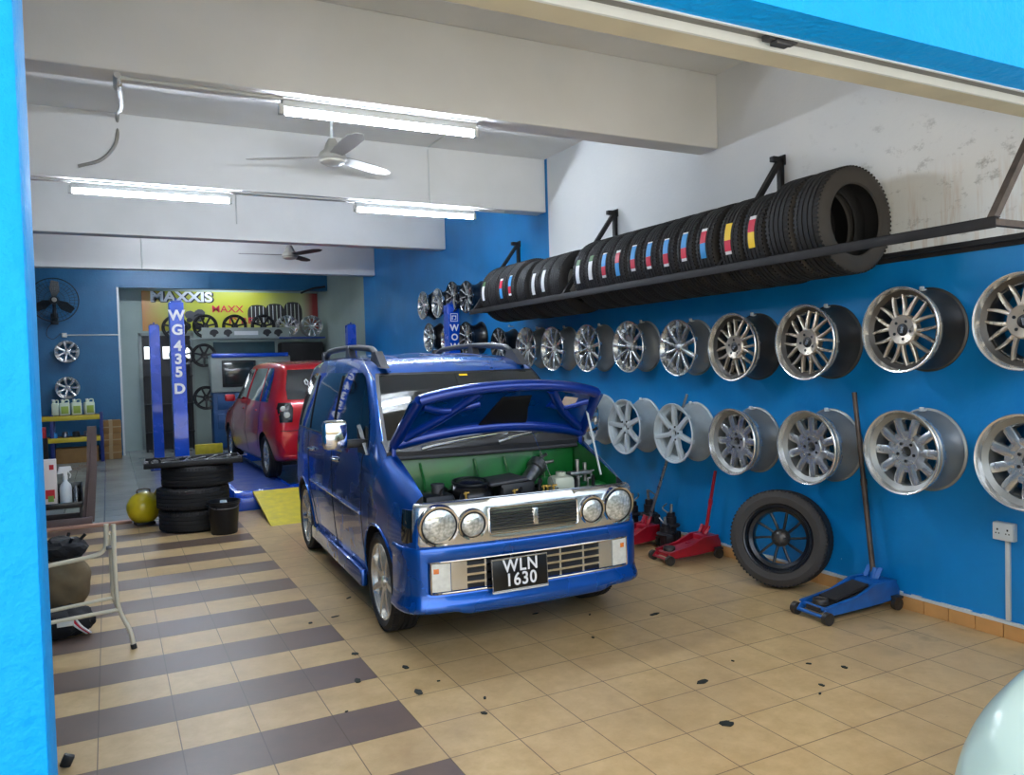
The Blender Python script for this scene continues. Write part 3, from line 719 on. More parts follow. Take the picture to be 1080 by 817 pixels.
# raised wheel arch lips
for y in (0, 2.345):
    for s_ in (-1, 1):
        pts = []
        for k in range(23):
            a = R(-8+196*k/22); yy = y+.332*math.cos(a); z = .285+.332*math.sin(a)
            h = vb.ray_cast(Vector((s_*3, yy, z)), Vector((-s_, 0, 0)))
            if h[0]: pts.append(h[0]+Vector((s_*.001, 0, 0)))
        b = B(); tube(b, pts, .008, 8); obj('arch_lip', b, 'van_blue', van)
for s_ in (-1, 1):
    for y in (0, 2.345):
        car_wheel(van, (s_*(.722-.0825), y, .285), s_, 'seven', .285, .222, .165, 'rim_machined', spin=.3*y, inset=.006)
    # side glass, one dark band with pillars
    rows = densify([(1.045, .24, 2.56), (1.12, .28, 2.58), (1.25, .38, 2.57), (1.38, .52, 2.52), (1.46, .63, 2.44), (1.49, .72, 2.30)], 4)
    obj('side_glass', patch(vb, rows, 'x', s_, .004, 40), 'glass_dark', van)
    for y0, y1, w_ in ((1.16, 1.24, .012), (2.02, 2.06, .01)):
        seam(vb, [(y0, 1.05), ((y0+y1)/2, 1.47)], 'x', s_, w_, .002, 'black_plastic', 'window_pillar', van)
    seam(vb, [(.30, 1.04), (2.52, 1.04)], 'x', s_, .006, .002, 'black_plastic', 'window_seal', van)
    # doors
    seam(vb, [(.33, .27), (.33, .96), (.30, 1.02)], 'x', s_, .0035, 0, 'black_plastic', 'door_gap', van)
    seam(vb, [(1.16, .27), (1.18, 1.02)], 'x', s_, .0035, 0, 'black_plastic', 'door_gap', van)
    seam(vb, [(1.85, .27), (1.92, .45), (2.05, .62), (2.08, 1.02)], 'x', s_, .0035, 0, 'black_plastic', 'door_gap', van)
    # rubbing strip
    seam(vb, [(.33, .63), (1.98, .64)], 'x', s_, .011, .002, 'van_blue', 'rub_strip', van)
    seam(vb, [(.36, .635), (1.96, .645)], 'x', s_, .005, .011, 'chrome_rough', 'strip_trim', van)
    # sill skirt
    b = B(); pts = [(s_*(.722), .36, .22), (s_*.722, 1.98, .22)]
    mt, L = frame_mtx(*pts); box(b, 0, L, -.022, .022, -.055, .055, 0, .016, mt); sk_ = obj('side_skirt', b, 'van_blue', van)
    # door handles
    for y in (1.0, 1.86):
        h = vb.ray_cast(Vector((s_*3, y, .90)), Vector((-s_, 0, 0)))
        b = B(); tube(b, smoothpath([h[0]+Vector((0, -.07, 0)), h[0]+Vector((s_*.026, -.045, 0)), h[0]+Vector((s_*.03, .045, 0)), h[0]+Vector((0, .07, 0))], 5), .011, 8); o = obj('door_handle', b, 'chrome', van); o['label'] = 'chrome handle'
    # roof rail
    pts = []
    for y in [.62+.1*k for k in range(19)]:
        h = vb.ray_cast(Vector((s_*.50, y, 3)), Vector((0, 0, -1))); u = (y-.62)/1.8
        lift = .075*min(1, u/.10)*min(1, (1-u)/.08)
        pts.append(h[0]+Vector((0, 0, lift-.008)))
    b = B(); tube(b, smoothpath(pts, 3), .022, 10); obj('roof_rail', b, 'rail_grey', van)
    for y in (.66, 1.45, 2.36):
        h = vb.ray_cast(Vector((s_*.50, y, 3)), Vector((0, 0, -1)))
        b = B(); L_ = .16 if y < 1 else .08
        vs = [(y-L_*.9, h[0].z-.03), (y+L_, h[0].z-.01), (y+L_*.7, h[0].z+.07), (y+L_*.1, h[0].z+.085)]
        prism(b, vs, -.026, .026, 0, Matrix(((0, 0, 1, s_*.50), (1, 0, 0, 0), (0, 1, 0, 0), (0, 0, 0, 1)))); obj('rail_foot', b, 'rail_grey', van)
    # door mirror
    b = B(); box(b, s_*.885-.075, s_*.885+.075, .28, .36, 1.035, 1.215, 0, .028); mr = obj('door_mirror', b, 'chrome', van); mr['label'] = 'chrome mirror shell'
    b = B(); box(b, s_*.885-.06, s_*.885+.06, .361, .366, 1.05, 1.20, 0, .002); obj('mirror_glass', b, 'glass_dark', mr)
    b = B(); box(b, min(s_*.70, s_*.83), max(s_*.70, s_*.83), .30, .35, 1.04, 1.09, 0, .01); obj('mirror_arm', b, 'black_plastic', mr)
    b = B(); prism(b, [(.22, 1.0), (.42, 1.0), (.42, 1.17)], -.012, .012, 0, Matrix(((0, 0, 1, s_*.712), (1, 0, 0, 0), (0, 1, 0, 0), (0, 0, 0, 1)))); obj('mirror_base', b, 'black_plastic', mr)
# windscreen and black surround, rear glass
rw = densify([(1.065, -.625, .625), (1.15, -.612, .612), (1.3, -.585, .585), (1.42, -.56, .56), (1.485, -.54, .54)], 4)
obj('windscreen_surround', patch(vb, [(z, a-.022, b_+.022) for z, a, b_ in rw], 'y', -1, .002, 30), 'black_plastic', van)
obj('windscreen', patch(vb, rw[1:-1], 'y', -1, .005, 30), 'glass_dark', van)
bm = patch(vb, densify([(1.449, -.01, .05), (1.461, -.01, .05)], 1), 'y', -1, .007, 4); obj('screen_sticker', bm, 'label_yellow', van, smooth=0).scale = (1, 1, 1)
obj('rear_glass', patch(vb, densify([(1.05, -.55, .55), (1.25, -.52, .52), (1.46, -.48, .48)], 4), 'y', 1, .004, 20), 'glass_dark', van)
for s_ in (-1, 1):
    bm = B(); box(bm, s_*.62-.05, s_*.62+.05, 2.76, 2.83, .7, .98, 0, .02); obj('tail_lamp', bm, 'jack_red', van)
# roof ribs, antenna
for x in (-.32, 0, .32):
    b = B(); pts = [vb.ray_cast(Vector((x, y, 3)), Vector((0, 0, -1)))[0]+Vector((0, 0, -.002)) for y in [.85+.1*k for k in range(15)]]
    tube(b, pts, .008, 6); obj('roof_rib', b, 'van_blue', van)
h = vb.ray_cast(Vector((-.585, .50, 3)), Vector((0, 0, -1)))[0]
b = B(); tube(b, [h, h+Vector((-.01, .28, .16))], [.005, .0025], 6); obj('antenna', b, 'chrome_rough', van)
# front bumper swept along a rounded plan
def plan(u):
    """u in [-1,1] -> (x, y, nx, ny) on the bumper's plan outline"""
    pts = [(-.728, -.30), (-.726, -.42), (-.690, -.515), (-.600, -.565), (-.40, -.590), (0, -.605), (.40, -.590), (.600, -.565), (.690, -.515), (.726, -.42), (.728, -.30)]
    n = len(pts)-1; t = (u+1)/2*n; i = min(int(t), n-1); f = t-i
    P = [Vector((*p, 0)) for p in pts]; P = [2*P[0]-P[1]]+P+[2*P[-1]-P[-2]]; a, b_, c, d = P[i], P[i+1], P[i+2], P[i+3]
    q = .5*((2*b_)+(c-a)*f+(2*a-5*b_+4*c-d)*f*f+(3*b_-a-3*c+d)*f**3)
    dq = .5*((c-a)+2*(2*a-5*b_+4*c-d)*f+3*(3*b_-a-3*c+d)*f*f).normalized()
    return q, Vector((dq.y, -dq.x, 0))
def sweep(prof, u0=-1, u1=1, n=90, fn=None):
    bm = B(); rings = []
    for i in range(n+1):
        u = u0+(u1-u0)*i/n; q, nn = plan(u)
        pr = fn(q) if fn else prof
        rings.append([bm.verts.new(q+nn*o+Vector((0, 0, z))) for o, z in pr])
    m_ = len(rings[0])
    for a, b_ in zip(rings, rings[1:]):
        for k in range(m_): bm.faces.new((a[k], a[(k+1) % m_], b_[(k+1) % m_], b_[k]))
    bm.faces.new(rings[0][::-1]); bm.faces.new(rings[-1]); return bm
def bprof(q):
    ax = abs(q.x); t = max(0, min(1, (.615-ax)/.02)); t = t*t*(3-2*t); d = .055*t; h = .004
    low = .22+.02*max(0, min(1, (ax-.42)/.05))
    return [(-.06, .578), (-.03, .582), (-.008, .577), (0, .565), (.004, .545), (.0, .506), (-d*.15-h*t, .500), (-d, .496), (-d, .338), (-d*.15-h*t, .334), (.0, .328), (.004, .318), (.008, .300), (.026, .275), (.036, .255), (.030, low+.004), (.012, low-.005), (-.05, low)]
bp = obj('front_bumper', sweep(None, fn=bprof), 'van_blue', van, smooth=50)
def on_plan(x):
    lo, hi = -1, 1
    for _ in range(40):
        m_ = (lo+hi)/2
        if plan(m_)[0].x < x: lo = m_
        else: hi = m_
    return (lo+hi)/2
def band(x0, x1, z0, z1, o0, o1, n=10):
    return sweep([(o0, z0), (o1, z0), (o1, z1), (o0, z1)], on_plan(x0), on_plan(x1), n)
# chrome frame of the opening
b = B(); path = []
for x in [(-.605+.05*k) for k in range(25)]: path.append((x, .347))
pts = [(plan(on_plan(x))[0]+plan(on_plan(x))[1]*.001+Vector((0, 0, .335))) for x in [-.60+1.2*k/40 for k in range(41)]]
pts += [(plan(on_plan(x))[0]+plan(on_plan(x))[1]*.001+Vector((0, 0, .499))) for x in [.60-1.2*k/40 for k in range(41)]]
b = B(); tube(b, pts, .0055, 6, closed=True); obj('opening_trim', b, 'chrome', bp)
obj('grille_backing', band(-.41, .41, .340, .494, -.054, -.05, 30), 'black_plastic', bp)
for x0, x1 in ((-.60, -.497), (.497, .60)):
    l_ = obj('indicator_lamp', band(x0, x1, .344, .491, -.05, -.004, 8), 'lamp_white', bp)
    xa = x0+.014 if x0 < 0 else x1-.044
    obj('amber_bulb', band(xa, xa+.028, .440, .466, -.02, -.003, 4), 'amber', l_)
for x0, x1 in ((-.492, -.405), (.405, .492)): obj('blank_panel', band(x0, x1, .344, .491, -.05, -.012, 8), 'chrome_rough', bp)
for z in (.376, .418, .460):
    obj('grille_bar', band(-.405, .405, z-.006, z+.006, -.045, -.014, 30), 'chrome', bp)
for x in (-.30, -.15, 0, .15, .30): obj('grille_upright', band(x-.006, x+.006, .342, .493, -.045, -.02, 2), 'chrome_rough', bp)
# number plate
pl = empty('number_plate', (-.118, -.628, .402), (R(-3), 0, R(1))); pl.parent = van
b = B(); box(b, -.166, .166, -.006, .006, -.086, .086, 0, .004); obj('plate', b, 'plate_black', pl)
b = B(); tube(b, [(-.164, -.006, -.084), (.164, -.006, -.084), (.164, -.006, .084), (-.164, -.006, .084)], .005, 6, closed=True); obj('plate_frame', b, 'chrome_rough', pl)
b = B(); box(b, -.166, .166, -.009, .004, -.094, -.082, 0, .002); obj('plate_frame_lip', b, 'white_metal', pl)
text('plate_letters', 'WLN', .094, 'text_white', pl, (.003, -.008, .041), (PI/2, 0, 0), .001, .0016, .92, spacing=1.12)
text('plate_digits', '1630', .094, 'text_white', pl, (.003, -.008, -.034), (PI/2, 0, 0), .001, .0016, .92, spacing=1.12)
# chrome fascia
def fprof(q):
  if abs(q.x) < .262: return [(-.10, .582), (-.024, .582), (-.016, .60), (-.03, .621), (-.045, .752), (-.046, .770), (-.075, .805), (-.11, .807)]
  return [(-.10, .582), (-.024, .582), (-.016, .60), (-.022, .68), (-.036, .765), (-.050, .792), (-.075, .805), (-.11, .807)]
cf = obj('chrome_fascia', sweep(None, on_plan(-.685), on_plan(.685), 70, fprof), 'chrome_rough', van, smooth=50); cf['label'] = 'polished chrome front panel'
for s_ in (-1, 1):
    x0, x1 = sorted((s_*.684, s_*.722)); obj('corner_lamp', sweep([(-.03, .595), (-.012, .61), (-.022, .70), (-.035, .775), (-.06, .775), (-.05, .595)], on_plan(x0), on_plan(x1), 6), 'glass_dark', van)
def lamp(x, z, r, name, back=.0):
    q, nn = plan(on_plan(x)); yaw = math.atan2(nn.x, -nn.y)*.55
    e = obj(name, lathe_bm([(r+.020, -.03), (r+.020, .0), (r+.016, .008), (r+.006, .006), (r, -.012), (r*.5, -.04), (0, -.045)], 40), 'chrome', van, loc=(x, q.y+.004+back, z), rot=(PI/2+R(6), 0, yaw))
    b = lathe_bm([(r*1.0, -.004), (r*.97, .003), (r*.8, .011), (r*.5, .018), (0, .021)], 40)
    obj('lamp_lens', b, 'lamp_glass', e)
    b = B(); tube(b, [(r*1.02*math.cos(2*PI*k/32), r*1.02*math.sin(2*PI*k/32), .004) for k in range(32)], .0045, 6, closed=True); obj('lamp_seal', b, 'black_plastic', e)
def lathe_bm(prof, seg): 
    b = B(); lathe(b, prof, seg); return b
for s_ in (-1, 1):
    lamp(s_*.548, .688, .092, 'headlamp', .002); lamp(s_*.365, .680, .066, 'inner_headlamp', .004)
# upper grille
g_ = obj('upper_grille', sweep([(-.06, .622), (-.0205, .622), (-.0375, .752), (-.06, .752)], on_plan(-.265), on_plan(.265), 24), 'black_plastic', van)
for k in range(8):
    z = .630+.0168*k; obj('grille_slat', band(-.262, .262, z-.0054, z+.0054, -.018-.0021*k, -.009-.0021*k, 24), 'chrome', g_)
pts = []
for x, z in ((-.27, .629), (-.262, .619), (.262, .619), (.27, .629), (.27, .749), (.262, .757), (-.262, .757), (-.27, .749)):
    q, nn = plan(on_plan(x)); pts.append((x, z))
P = []
for (x0, z0), (x1, z1) in zip(pts, pts[1:]+pts[:1]):
    k = max(1, int(abs(x1-x0)/.04))
    for i in range(k):
        x = x0+(x1-x0)*i/k; z = z0+(z1-z0)*i/k; q, nn = plan(on_plan(x)); P.append(q+nn*(-.014-.12*(z-.62))+Vector((0, 0, z)))
b = B(); tube(b, P, .0055, 6, closed=True); obj('grille_frame', b, 'chrome', g_)
b = B(); box(b, -.014, .014, -.604, -.59, .645, .735, 0, .004); obj('grille_badge', b, 'chrome_rough', g_)
# engine bay
b = B(); box(b, -.595, .595, .035, .05, .46, 1.02, 0, .004)
for x in (-.52, .52): box(b, x-.075, x+.075, -.40, .04, .46, .80, 0, .03)
box(b, -.42, -.1, .0, .04, .62, .78, 0, .012); box(b, -.02, .40, -.01, .04, .70, .80, 0, .012); box(b, -.35, .35, -.02, .04, .50, .58, 0, .01)
eb = obj('engine_bay', b, 'green_bay', van)
for x in (-.45, -.1, .1, .35):
    b = B(); tube(b, smoothpath([(x, .02, .95), (x+.02, .0, .8), (x-.02, -.02, .6)], 4), .006, 6); obj('bay_pipe', b, 'green_bay', eb)
b = B(); box(b, -.635, .635, -.50, -.45, .70, .792, 0, .012); box(b, -.60, .60, -.49, -.46, .79, .800, 0, .003); obj('radiator_support', b, 'chrome_rough', van)
def part(name, m, fn, parent=eb, **k):
    b = B(); fn(b); return obj(name, b, m, parent, **k)
part('engine_block', 'engine_dark', lambda b: (box(b, -.30, .28, -.42, -.10, .48, .775, 0, .03), box(b, -.58, -.3, -.42, -.12, .48, .755, 0, .03), box(b, .28, .58, -.42, -.1, .48, .76, 0, .03)))
def drum(b): sub(lathe, Matrix.Translation((-.26, -.30, .765)) @ Matrix.Rotation(R(12), 4, 'X'), b, [(0, .115), (.05, .112), (.10, .09), (.13, .05), (.135, 0), (.12, -.05), (0, -.06)], 40)
part('air_cleaner', 'black_gloss', drum)
part('air_cleaner_ring', 'engine_dark', lambda b: tube(b, [(-.26+.10*math.cos(t*PI/12), -.30+.10*math.sin(t*PI/12), .862+.01*math.sin(t*PI/12)) for t in range(24)], .008, 6, closed=True))
part('box_cover', 'grey_plastic', lambda b: box(b, -.12, .12, -.40, -.16, .845, .868, 0, .012, Matrix.Rotation(R(-4), 4, 'Y')))
part('box_base', 'black_plastic', lambda b: box(b, -.11, .11, -.39, -.17, .70, .85, 0, .02))
part('washer_bottle', 'engine_dark', lambda b: (box(b, -.57, -.39, -.42, -.26, .60, .825, 0, .03)))
part('washer_cap', 'grey_plastic', lambda b: (cyl(b, (-.47, -.34, .82), (-.47, -.34, .868), .034, 20), cyl(b, (-.47, -.34, .862), (-.47, -.34, .875), .037, 20)))
part('coolant_reservoir', 'reservoir', lambda b: (box(b, .22, .36, -.42, -.30, .72, .86, 0, .03), cyl(b, (.29, -.36, .85), (.29, -.36, .88), .03, 18)))
part('distributor', 'engine_alu', lambda b: (cyl(b, (.20, -.06, .78), (.29, -.02, .86), .045, 18), cyl(b, (.29, -.02, .86), (.33, .0, .89), .06, 18), [cyl(b, (.33+.03*math.cos(a), 0, .89+.03*math.sin(a)), (.37+.05*math.cos(a), -.03, .90+.05*math.sin(a)), .01, 8) for a in (0, 1.5, 3, 4.5)]))
for k in range(9):
    x = -.5+.12*k; random.seed(k)
    part('hose', 'black_plastic', lambda b: tube(b, smoothpath([(x, -.44, .74), (x+.05, -.36, .82+.03*random.random()), (x+.12, -.22, .80), (x+.1*random.random(), -.05, .72)], 6), .011, 8))
for x, y, z in ((.14, -.43, .815), (.17, -.42, .81), (.20, -.44, .815), (.45, -.40, .83), (.52, -.32, .86), (.40, -.38, .84), (-.05, -.44, .81), (-.34, -.43, .82)):
    part('small_fitting', 'brass' if x < .3 else 'engine_alu', lambda b: (cyl(b, (x, y, z-.05), (x, y, z+.01), .007, 10), cyl(b, (x-.012, y, z), (x+.02, y, z+.005), .005, 8)))
part('battery_clamp', 'engine_alu', lambda b: (cyl(b, (.42, -.33, .70), (.42, -.33, .94), .012, 8), cyl(b, (.50, -.28, .72), (.50, -.28, .91), .012, 8), box(b, .36, .5, -.36, -.3, .85, .87, 0, .005)))
# cowl and wipers
def cowl(b):
    n = 24; g = []
    for i in range(n+1):
        x = -.66+1.32*i/n; bow = -.05*(1-(x/.66)**2)
        g.append([b.verts.new((x, y+bow*(k), z)) for y, z, k in ((.02, .985, 1), (-.005, 1.0, 1), (-.01, 1.03, 1), (.03, 1.055, 1), (.09, 1.09, .6), (.12, 1.08, .6), (.06, 1.0, 1))])
    for a, c in zip(g, g[1:]):
        for k in range(7): b.faces.new((a[k], a[(k+1) % 7], c[(k+1) % 7], c[k]))
part('cowl_panel', 'cowl_grey', cowl, van)
part('cowl_edge_seal', 'rail_grey', lambda b: tube(b, [(-.62+1.24*i/20, -.0-.05*(1-((-.62+1.24*i/20)/.66)**2), .992) for i in range(21)], .013, 8), van)
def wiper(x0, x1, z0, z1):
    pts = [Vector((x0+(x1-x0)*i/8, -.055-.012*math.sin(PI*i/8)+.015*i/8, z0+(z1-z0)*(i/8)**.7)) for i in range(9)]
    b = B(); tube(b, pts, [.014]+[.010]*7+[.007], 8); w_ = obj('wiper', b, 'chrome_rough', van)
    b = B(); tube(b, [p+Vector((0, .016, -.006)) for p in pts[1:]], .007, 6); obj('wiper_blade', b, 'black_plastic', w_)
wiper(-.46, .10, 1.04, 1.10); wiper(.03, .50, 1.05, 1.115)
# bonnet raised on its prop
hood = empty('bonnet', (0, .0, 1.035), (R(0), 0, 0)); hood.parent = van
PH = R(41); L_H = .475
def hood_pt(u, v, off=0):
    hw = .645-.03*v; bow = .105*(1-u*u); s0 = bow*.9; s1 = L_H+.05*(1-u*u)-.03*abs(u)**6
    s_ = s0+(s1-s0)*v; crown = .035*(1-u*u)*(.6+.4*v)-.02*max(0, v-.8)/.2
    h = off+crown
    return Vector((hw*u, -s_*math.cos(PH)-h*math.sin(PH)*(1), s_*math.sin(PH)+h*math.cos(PH)))
def hood_sheet(b, off, thick, u0=-1, u1=1, v0=0, v1=1, nu=36, nv=14, hole=None):
    A, C_ = [], []
    for j in range(nv+1):
        v = v0+(v1-v0)*j/nv; A.append([b.verts.new(hood_pt(u0+(u1-u0)*i/nu, v, off)) for i in range(nu+1)]); C_.append([b.verts.new(hood_pt(u0+(u1-u0)*i/nu, v, off-thick)) for i in range(nu+1)])
    for j in range(nv):
        for i in range(nu):
            b.faces.new((A[j][i], A[j][i+1], A[j+1][i+1], A[j+1][i])); b.faces.new((C_[j][i], C_[j+1][i], C_[j+1][i+1], C_[j][i+1]))
    for j in range(nv):
        b.faces.new((A[j][0], A[j+1][0], C_[j+1][0], C_[j][0])); b.faces.new((A[j][nu], C_[j][nu], C_[j+1][nu], A[j+1][nu]))
    for i in range(nu):
        b.faces.new((A[0][i], C_[0][i], C_[0][i+1], A[0][i+1])); b.faces.new((A[nv][i], A[nv][i+1], C_[nv][i+1], C_[nv][i]))
b = B(); hood_sheet(b, .012, .014); obj('bonnet_skin', b, 'van_blue', hood)
def rib(b, path, w_=.022, d=.018):
    w_ *= 1.5
    P = [hood_pt(u, v, .027) for u, v in smoothpath2(path)]
    tube(b, P, w_, 8)
def smoothpath2(p): return [(q.x, q.y) for q in smoothpath([(a, c, 0) for a, c in p], 5)]
def ribs(b):
    rib(b, [(-.96, .04), (-.94, .5), (-.90, .93)]); rib(b, [(.96, .04), (.94, .5), (.90, .93)])
    rib(b, [(-.90, .93), (-.4, .95), (0, .95), (.4, .95), (.90, .93)]); rib(b, [(-.94, .06), (-.4, .07), (0, .07), (.4, .07), (.94, .06)], .026)
    rib(b, [(-.90, .15), (-.6, .45), (-.35, .85)], .02); rib(b, [(.90, .15), (.6, .45), (.38, .85)], .02)
    rib(b, [(-.85, .75), (-.6, .55), (-.3, .6)], .016); rib(b, [(.85, .7), (.6, .5), (.42, .55)], .016)
b = B(); ribs(b); obj('bonnet_inner_frame', b, 'van_under', hood, smooth=60)
b = B(); n = []
poly = [(-.24, .14), (-.17, .5), (-.10, .80), (.20, .82), (.22, .55), (.27, .30), (.18, .14), (0, .10)]
vs0 = [b.verts.new(hood_pt(u, v, -.012)) for u, v in poly]; vs1 = [b.verts.new(hood_pt(u, v, -.034)) for u, v in poly]
b.faces.new(vs0); b.faces.new(vs1[::-1]); [b.faces.new((vs0[i], vs0[(i+1) % 8], vs1[(i+1) % 8], vs1[i])) for i in range(8)]
pd = obj('insulation_pad', b, 'black_plastic', hood, smooth=0); pd['label'] = 'black insulation pad under the bonnet'
b = B(); hood_sheet(b, -.024, .003, .56, .72, .62, .86, 4, 3); st_ = obj('warning_sticker', b, 'sticker_white', hood); st_['label'] = 'cream sticker under the bonnet'
b = B(); q0 = hood_pt(.90, .62, -.02)+Vector((0, 0, 0)); tube(b, [q0, Vector((.565, -.36, .84-1.035))], .0065, 8); obj('prop_rod', b, 'white_metal', hood)
b = B(); tube(b, [hood_pt(.36, .12, -.02), Vector((.22, -.42, .80-1.035))], .002, 6); obj('release_cable', b, 'chrome_rough', hood)
b = B(); cyl(b, hood_pt(.36, .12, -.03)+Vector((-.04, 0, 0)), hood_pt(.36, .12, -.03)+Vector((.05, 0, 0)), .007, 8); obj('latch', b, 'chrome_rough', hood)
for s_ in (-1, 1):
    b = B(); box(b, s_*.62-.012, s_*.62+.012, -.03, .05, -.06, .03, 0, .004); obj('bonnet_hinge', b, 'van_under', hood)
# ------------------------------------------------------------------ tyre rack
rk = empty('tyre_rack', (3.69, -1.0, 2.1), label='long black steel tyre rack bracketed high on the right wall', cat='tyre rack')
def inrack(v): return (v[0]-3.69, v[1]+1.0, v[2]-2.1)
def rbox(b, x0, x1, y0, y1, z0, z1): box(b, x0-3.69, x1-3.69, y0+1, y1+1, z0-2.1, z1-2.1, 0, .002)
b = B(); rbox(b, 3.664, 3.670, -.96, 4.80, 2.075, 2.128); rbox(b, 3.664, 3.702, -.96, 4.80, 2.122, 2.128); obj('front_rail', b, 'rack_steel', rk)
b = B(); rbox(b, 4.22, 4.268, -.96, 4.80, 2.085, 2.09); rbox(b, 4.262, 4.268, -.96, 4.80, 2.06, 2.12); obj('rear_rail', b, 'rack_steel', rk)
for y in (-.93, .853, 2.83, 4.72):
    b = B(); mm = 1
    bar(b, inrack((4.235, y, 2.85)), inrack((3.69, y, 2.12)), .034, .034); rbox(b, 4.17, 4.268, y-.02, y+.02, 2.85, 2.885)
    rbox(b, 4.235, 4.268, y-.02, y+.02, 2.62, 2.87); rbox(b, 4.258, 4.268, y-.035, y+.035, 2.83, 2.90)
    bar(b, inrack((4.262, y, 2.105)), inrack((3.67, y, 2.105)), .034, .03)
    o = obj('bracket', b, 'rack_steel_worn' if y < 0 else 'rack_steel', rk)
    if y < 0: o['label'] = 'worn rusty bracket at the near end'
TY = {}
def tyre_thing(kind, Ro, Ri, W, dusty=False):
    t = empty('tyre', (0, 0, -30), label='x', cat='tyre')
    obj('casing', tyre_bm(Ro, Ri, W), ['rubber', 'rubber_dusty' if dusty else 'rubber_side'], t); TY[kind] = [t, Ro, W, False]
tyre_thing('big', .312, .205, .205, True); tyre_thing('mid', .298, .20, .185); tyre_thing('small', .288, .185, .18)
def put_tyre(kind, loc, rot, label, group, lab=None):
    t, Ro, W, u = TY[kind]
    if not u and not lab: TY[kind][3] = True; r = t; r.location = loc; r.rotation_euler = rot; r['label'] = label; r['group'] = group
    else: r = dup(t, loc, rot, label, group)
    if lab:
        b = B(); cols, amid, span, w_ = lab; n = len(cols); bands = {}
        mats_ = list(dict.fromkeys(c for c, _ in cols)); a = amid-span/2
        for c, fr in cols:
            k = 5
            for i in range(k):
                a0 = a+span*fr*i/k; a1 = a+span*fr*(i+1)/k; vs = []
                for aa, yy in ((a0, -w_/2), (a1, -w_/2), (a1, w_/2), (a0, w_/2)):
                    for rr in (Ro+.001, Ro+.0035): vs.append(b.verts.new((rr*math.cos(aa), rr*math.sin(aa), yy)))
                for q in ((0, 2, 4, 6), (7, 5, 3, 1), (0, 1, 3, 2), (4, 5, 7, 6), (2, 3, 5, 4), (6, 7, 1, 0)):
                    b.faces.new([vs[z_] for z_ in q]).material_index = mats_.index(c)
            a += span*fr
        o = obj('tyre_label', b, mats_, r, smooth=0); o['label'] = 'coloured paper label on the tread'
    return r
RZ = lambda Ro: 2.128+math.sqrt(Ro*Ro-.262**2)
# local axis Z -> world -Y; local angle a measured so that PI points to -X
ROT = (PI/2, 0, 0)
LB = {'blue': [('label_white', .05), ('label_blue', .5), ('label_red', .35), ('label_white', .1)], 'redblue': [('label_white', .1), ('label_red', .4), ('label_blue', .5)],
      'yred': [('label_yellow', .55), ('label_red', .35), ('label_white', .1)], 'redy': [('label_white', .12), ('label_red', .4), ('label_yellow', .48)],
      'white': [('label_green', .25), ('label_white', .75)], 'plainw': [('label_white', 1)]}
LW = {'blue': 'blue over red', 'redblue': 'red over blue', 'yred': 'yellow over red', 'redy': 'red over yellow', 'white': 'green over white', 'plainw': 'plain white'}
rack = [('big', .10, None), ('big', .315, None), ('mid', .53, 'redy'), ('mid', .742, 'yred'), ('mid', .966, 'redblue'), ('mid', 1.168, 'blue'), ('mid', 1.366, 'blue'), ('mid', 1.563, 'blue'), ('mid', 1.762, 'blue'), ('mid', 1.955, 'redblue'),
        ('mid', 2.150, 'blue'), ('mid', 2.345, 'white'), ('mid', 2.54, 'white'), ('small', 2.96, None), ('small', 3.15, 'plainw'), ('small', 3.34, 'plainw'), ('small', 3.60, None), ('mid', 3.80, 'blue'), ('mid', 4.00, 'redblue'), ('mid', 4.21, None), ('mid', 4.41, 'white')]
names = ['nearest', 'second', 'third', 'fourth', 'fifth', 'sixth', 'seventh', 'eighth', 'ninth', 'tenth', 'eleventh', 'twelfth', 'thirteenth', 'fourteenth', 'fifteenth', 'sixteenth', 'seventeenth', 'eighteenth', 'nineteenth', 'twentieth', 'farthest']
for i, (k, Y, lb) in enumerate(rack):
    Ro = TY[k][1]; lab = None
    if lb:
        span = .20/Ro; lab = (LB[lb], PI-.10, span, .052) 
        # angle runs upward from bottom (a increasing from PI goes down in world) -> list order is top first
        lab = (LB[lb], PI-.05-.02*(i % 3), span, .052)
    d = (f'{names[i]} tyre on the wall rack, '+('dusty brown sidewall facing out' if i == 0 else 'worn, no label' if not lb else 'with a '+LW[lb]+' label'))
    r = put_tyre(k, (3.952, Y, RZ(Ro)), (PI/2, 0, R((0, 0, 0, 1, -1)[i % 5])), d, 'tyres on the wall rack', lab)
b = B(); lathe(b, [(0, -.02), (.13, -.02), (.13, .02), (0, .02)], 32); wd = tag(obj('round_white_tag', b, 'label_white', loc=(3.88, 3.02, 2.24), rot=(PI/2, 0, 0)), 'pale round disc inside the open tyre in the middle of the rack', 'disc')
# tyre with black wheel leaning on the wall
lw = empty('leaning_wheel', (4.03, .695, .318), label='wide old tyre on a black multi-spoke wheel leaning against the blue wall', cat='wheel with tyre')
nv = Vector((-.86, -.48, .16)).normalized()
lw.rotation_euler = nv.to_track_quat('Z', 'Y').to_euler()
obj('tyre', tyre_bm(.317, .222, .20), ['rubber', 'rubber_dusty'], lw)
bm, f = rim_mesh('black', .226, .19)
for m_ in (bm, f): m_.transform(Matrix.Translation((0, 0, .09)))
f.transform(Matrix.Translation((0, 0, -.065)))
obj('rim_barrel', bm, ['rim_black', 'rim_black'], lw); obj('rim_spokes', f, 'rim_black', lw)
b = B(); lathe(b, [(0, .052), (.03, .052), (.05, .04), (.058, .02), (.058, -.02), (0, -.02)], 28)
o = obj('hub', b, 'rim_barrel_dark', lw); o['label'] = 'dusty bronze hub'
for k in range(5):
    b = B(); lathe(b, [(0, .006), (.008, .006), (.009, -.01)], 10); obj('hub_bolt', b, 'black_plastic', lw, loc=(.036*math.cos(k*1.2566), .036*math.sin(k*1.2566), .05))
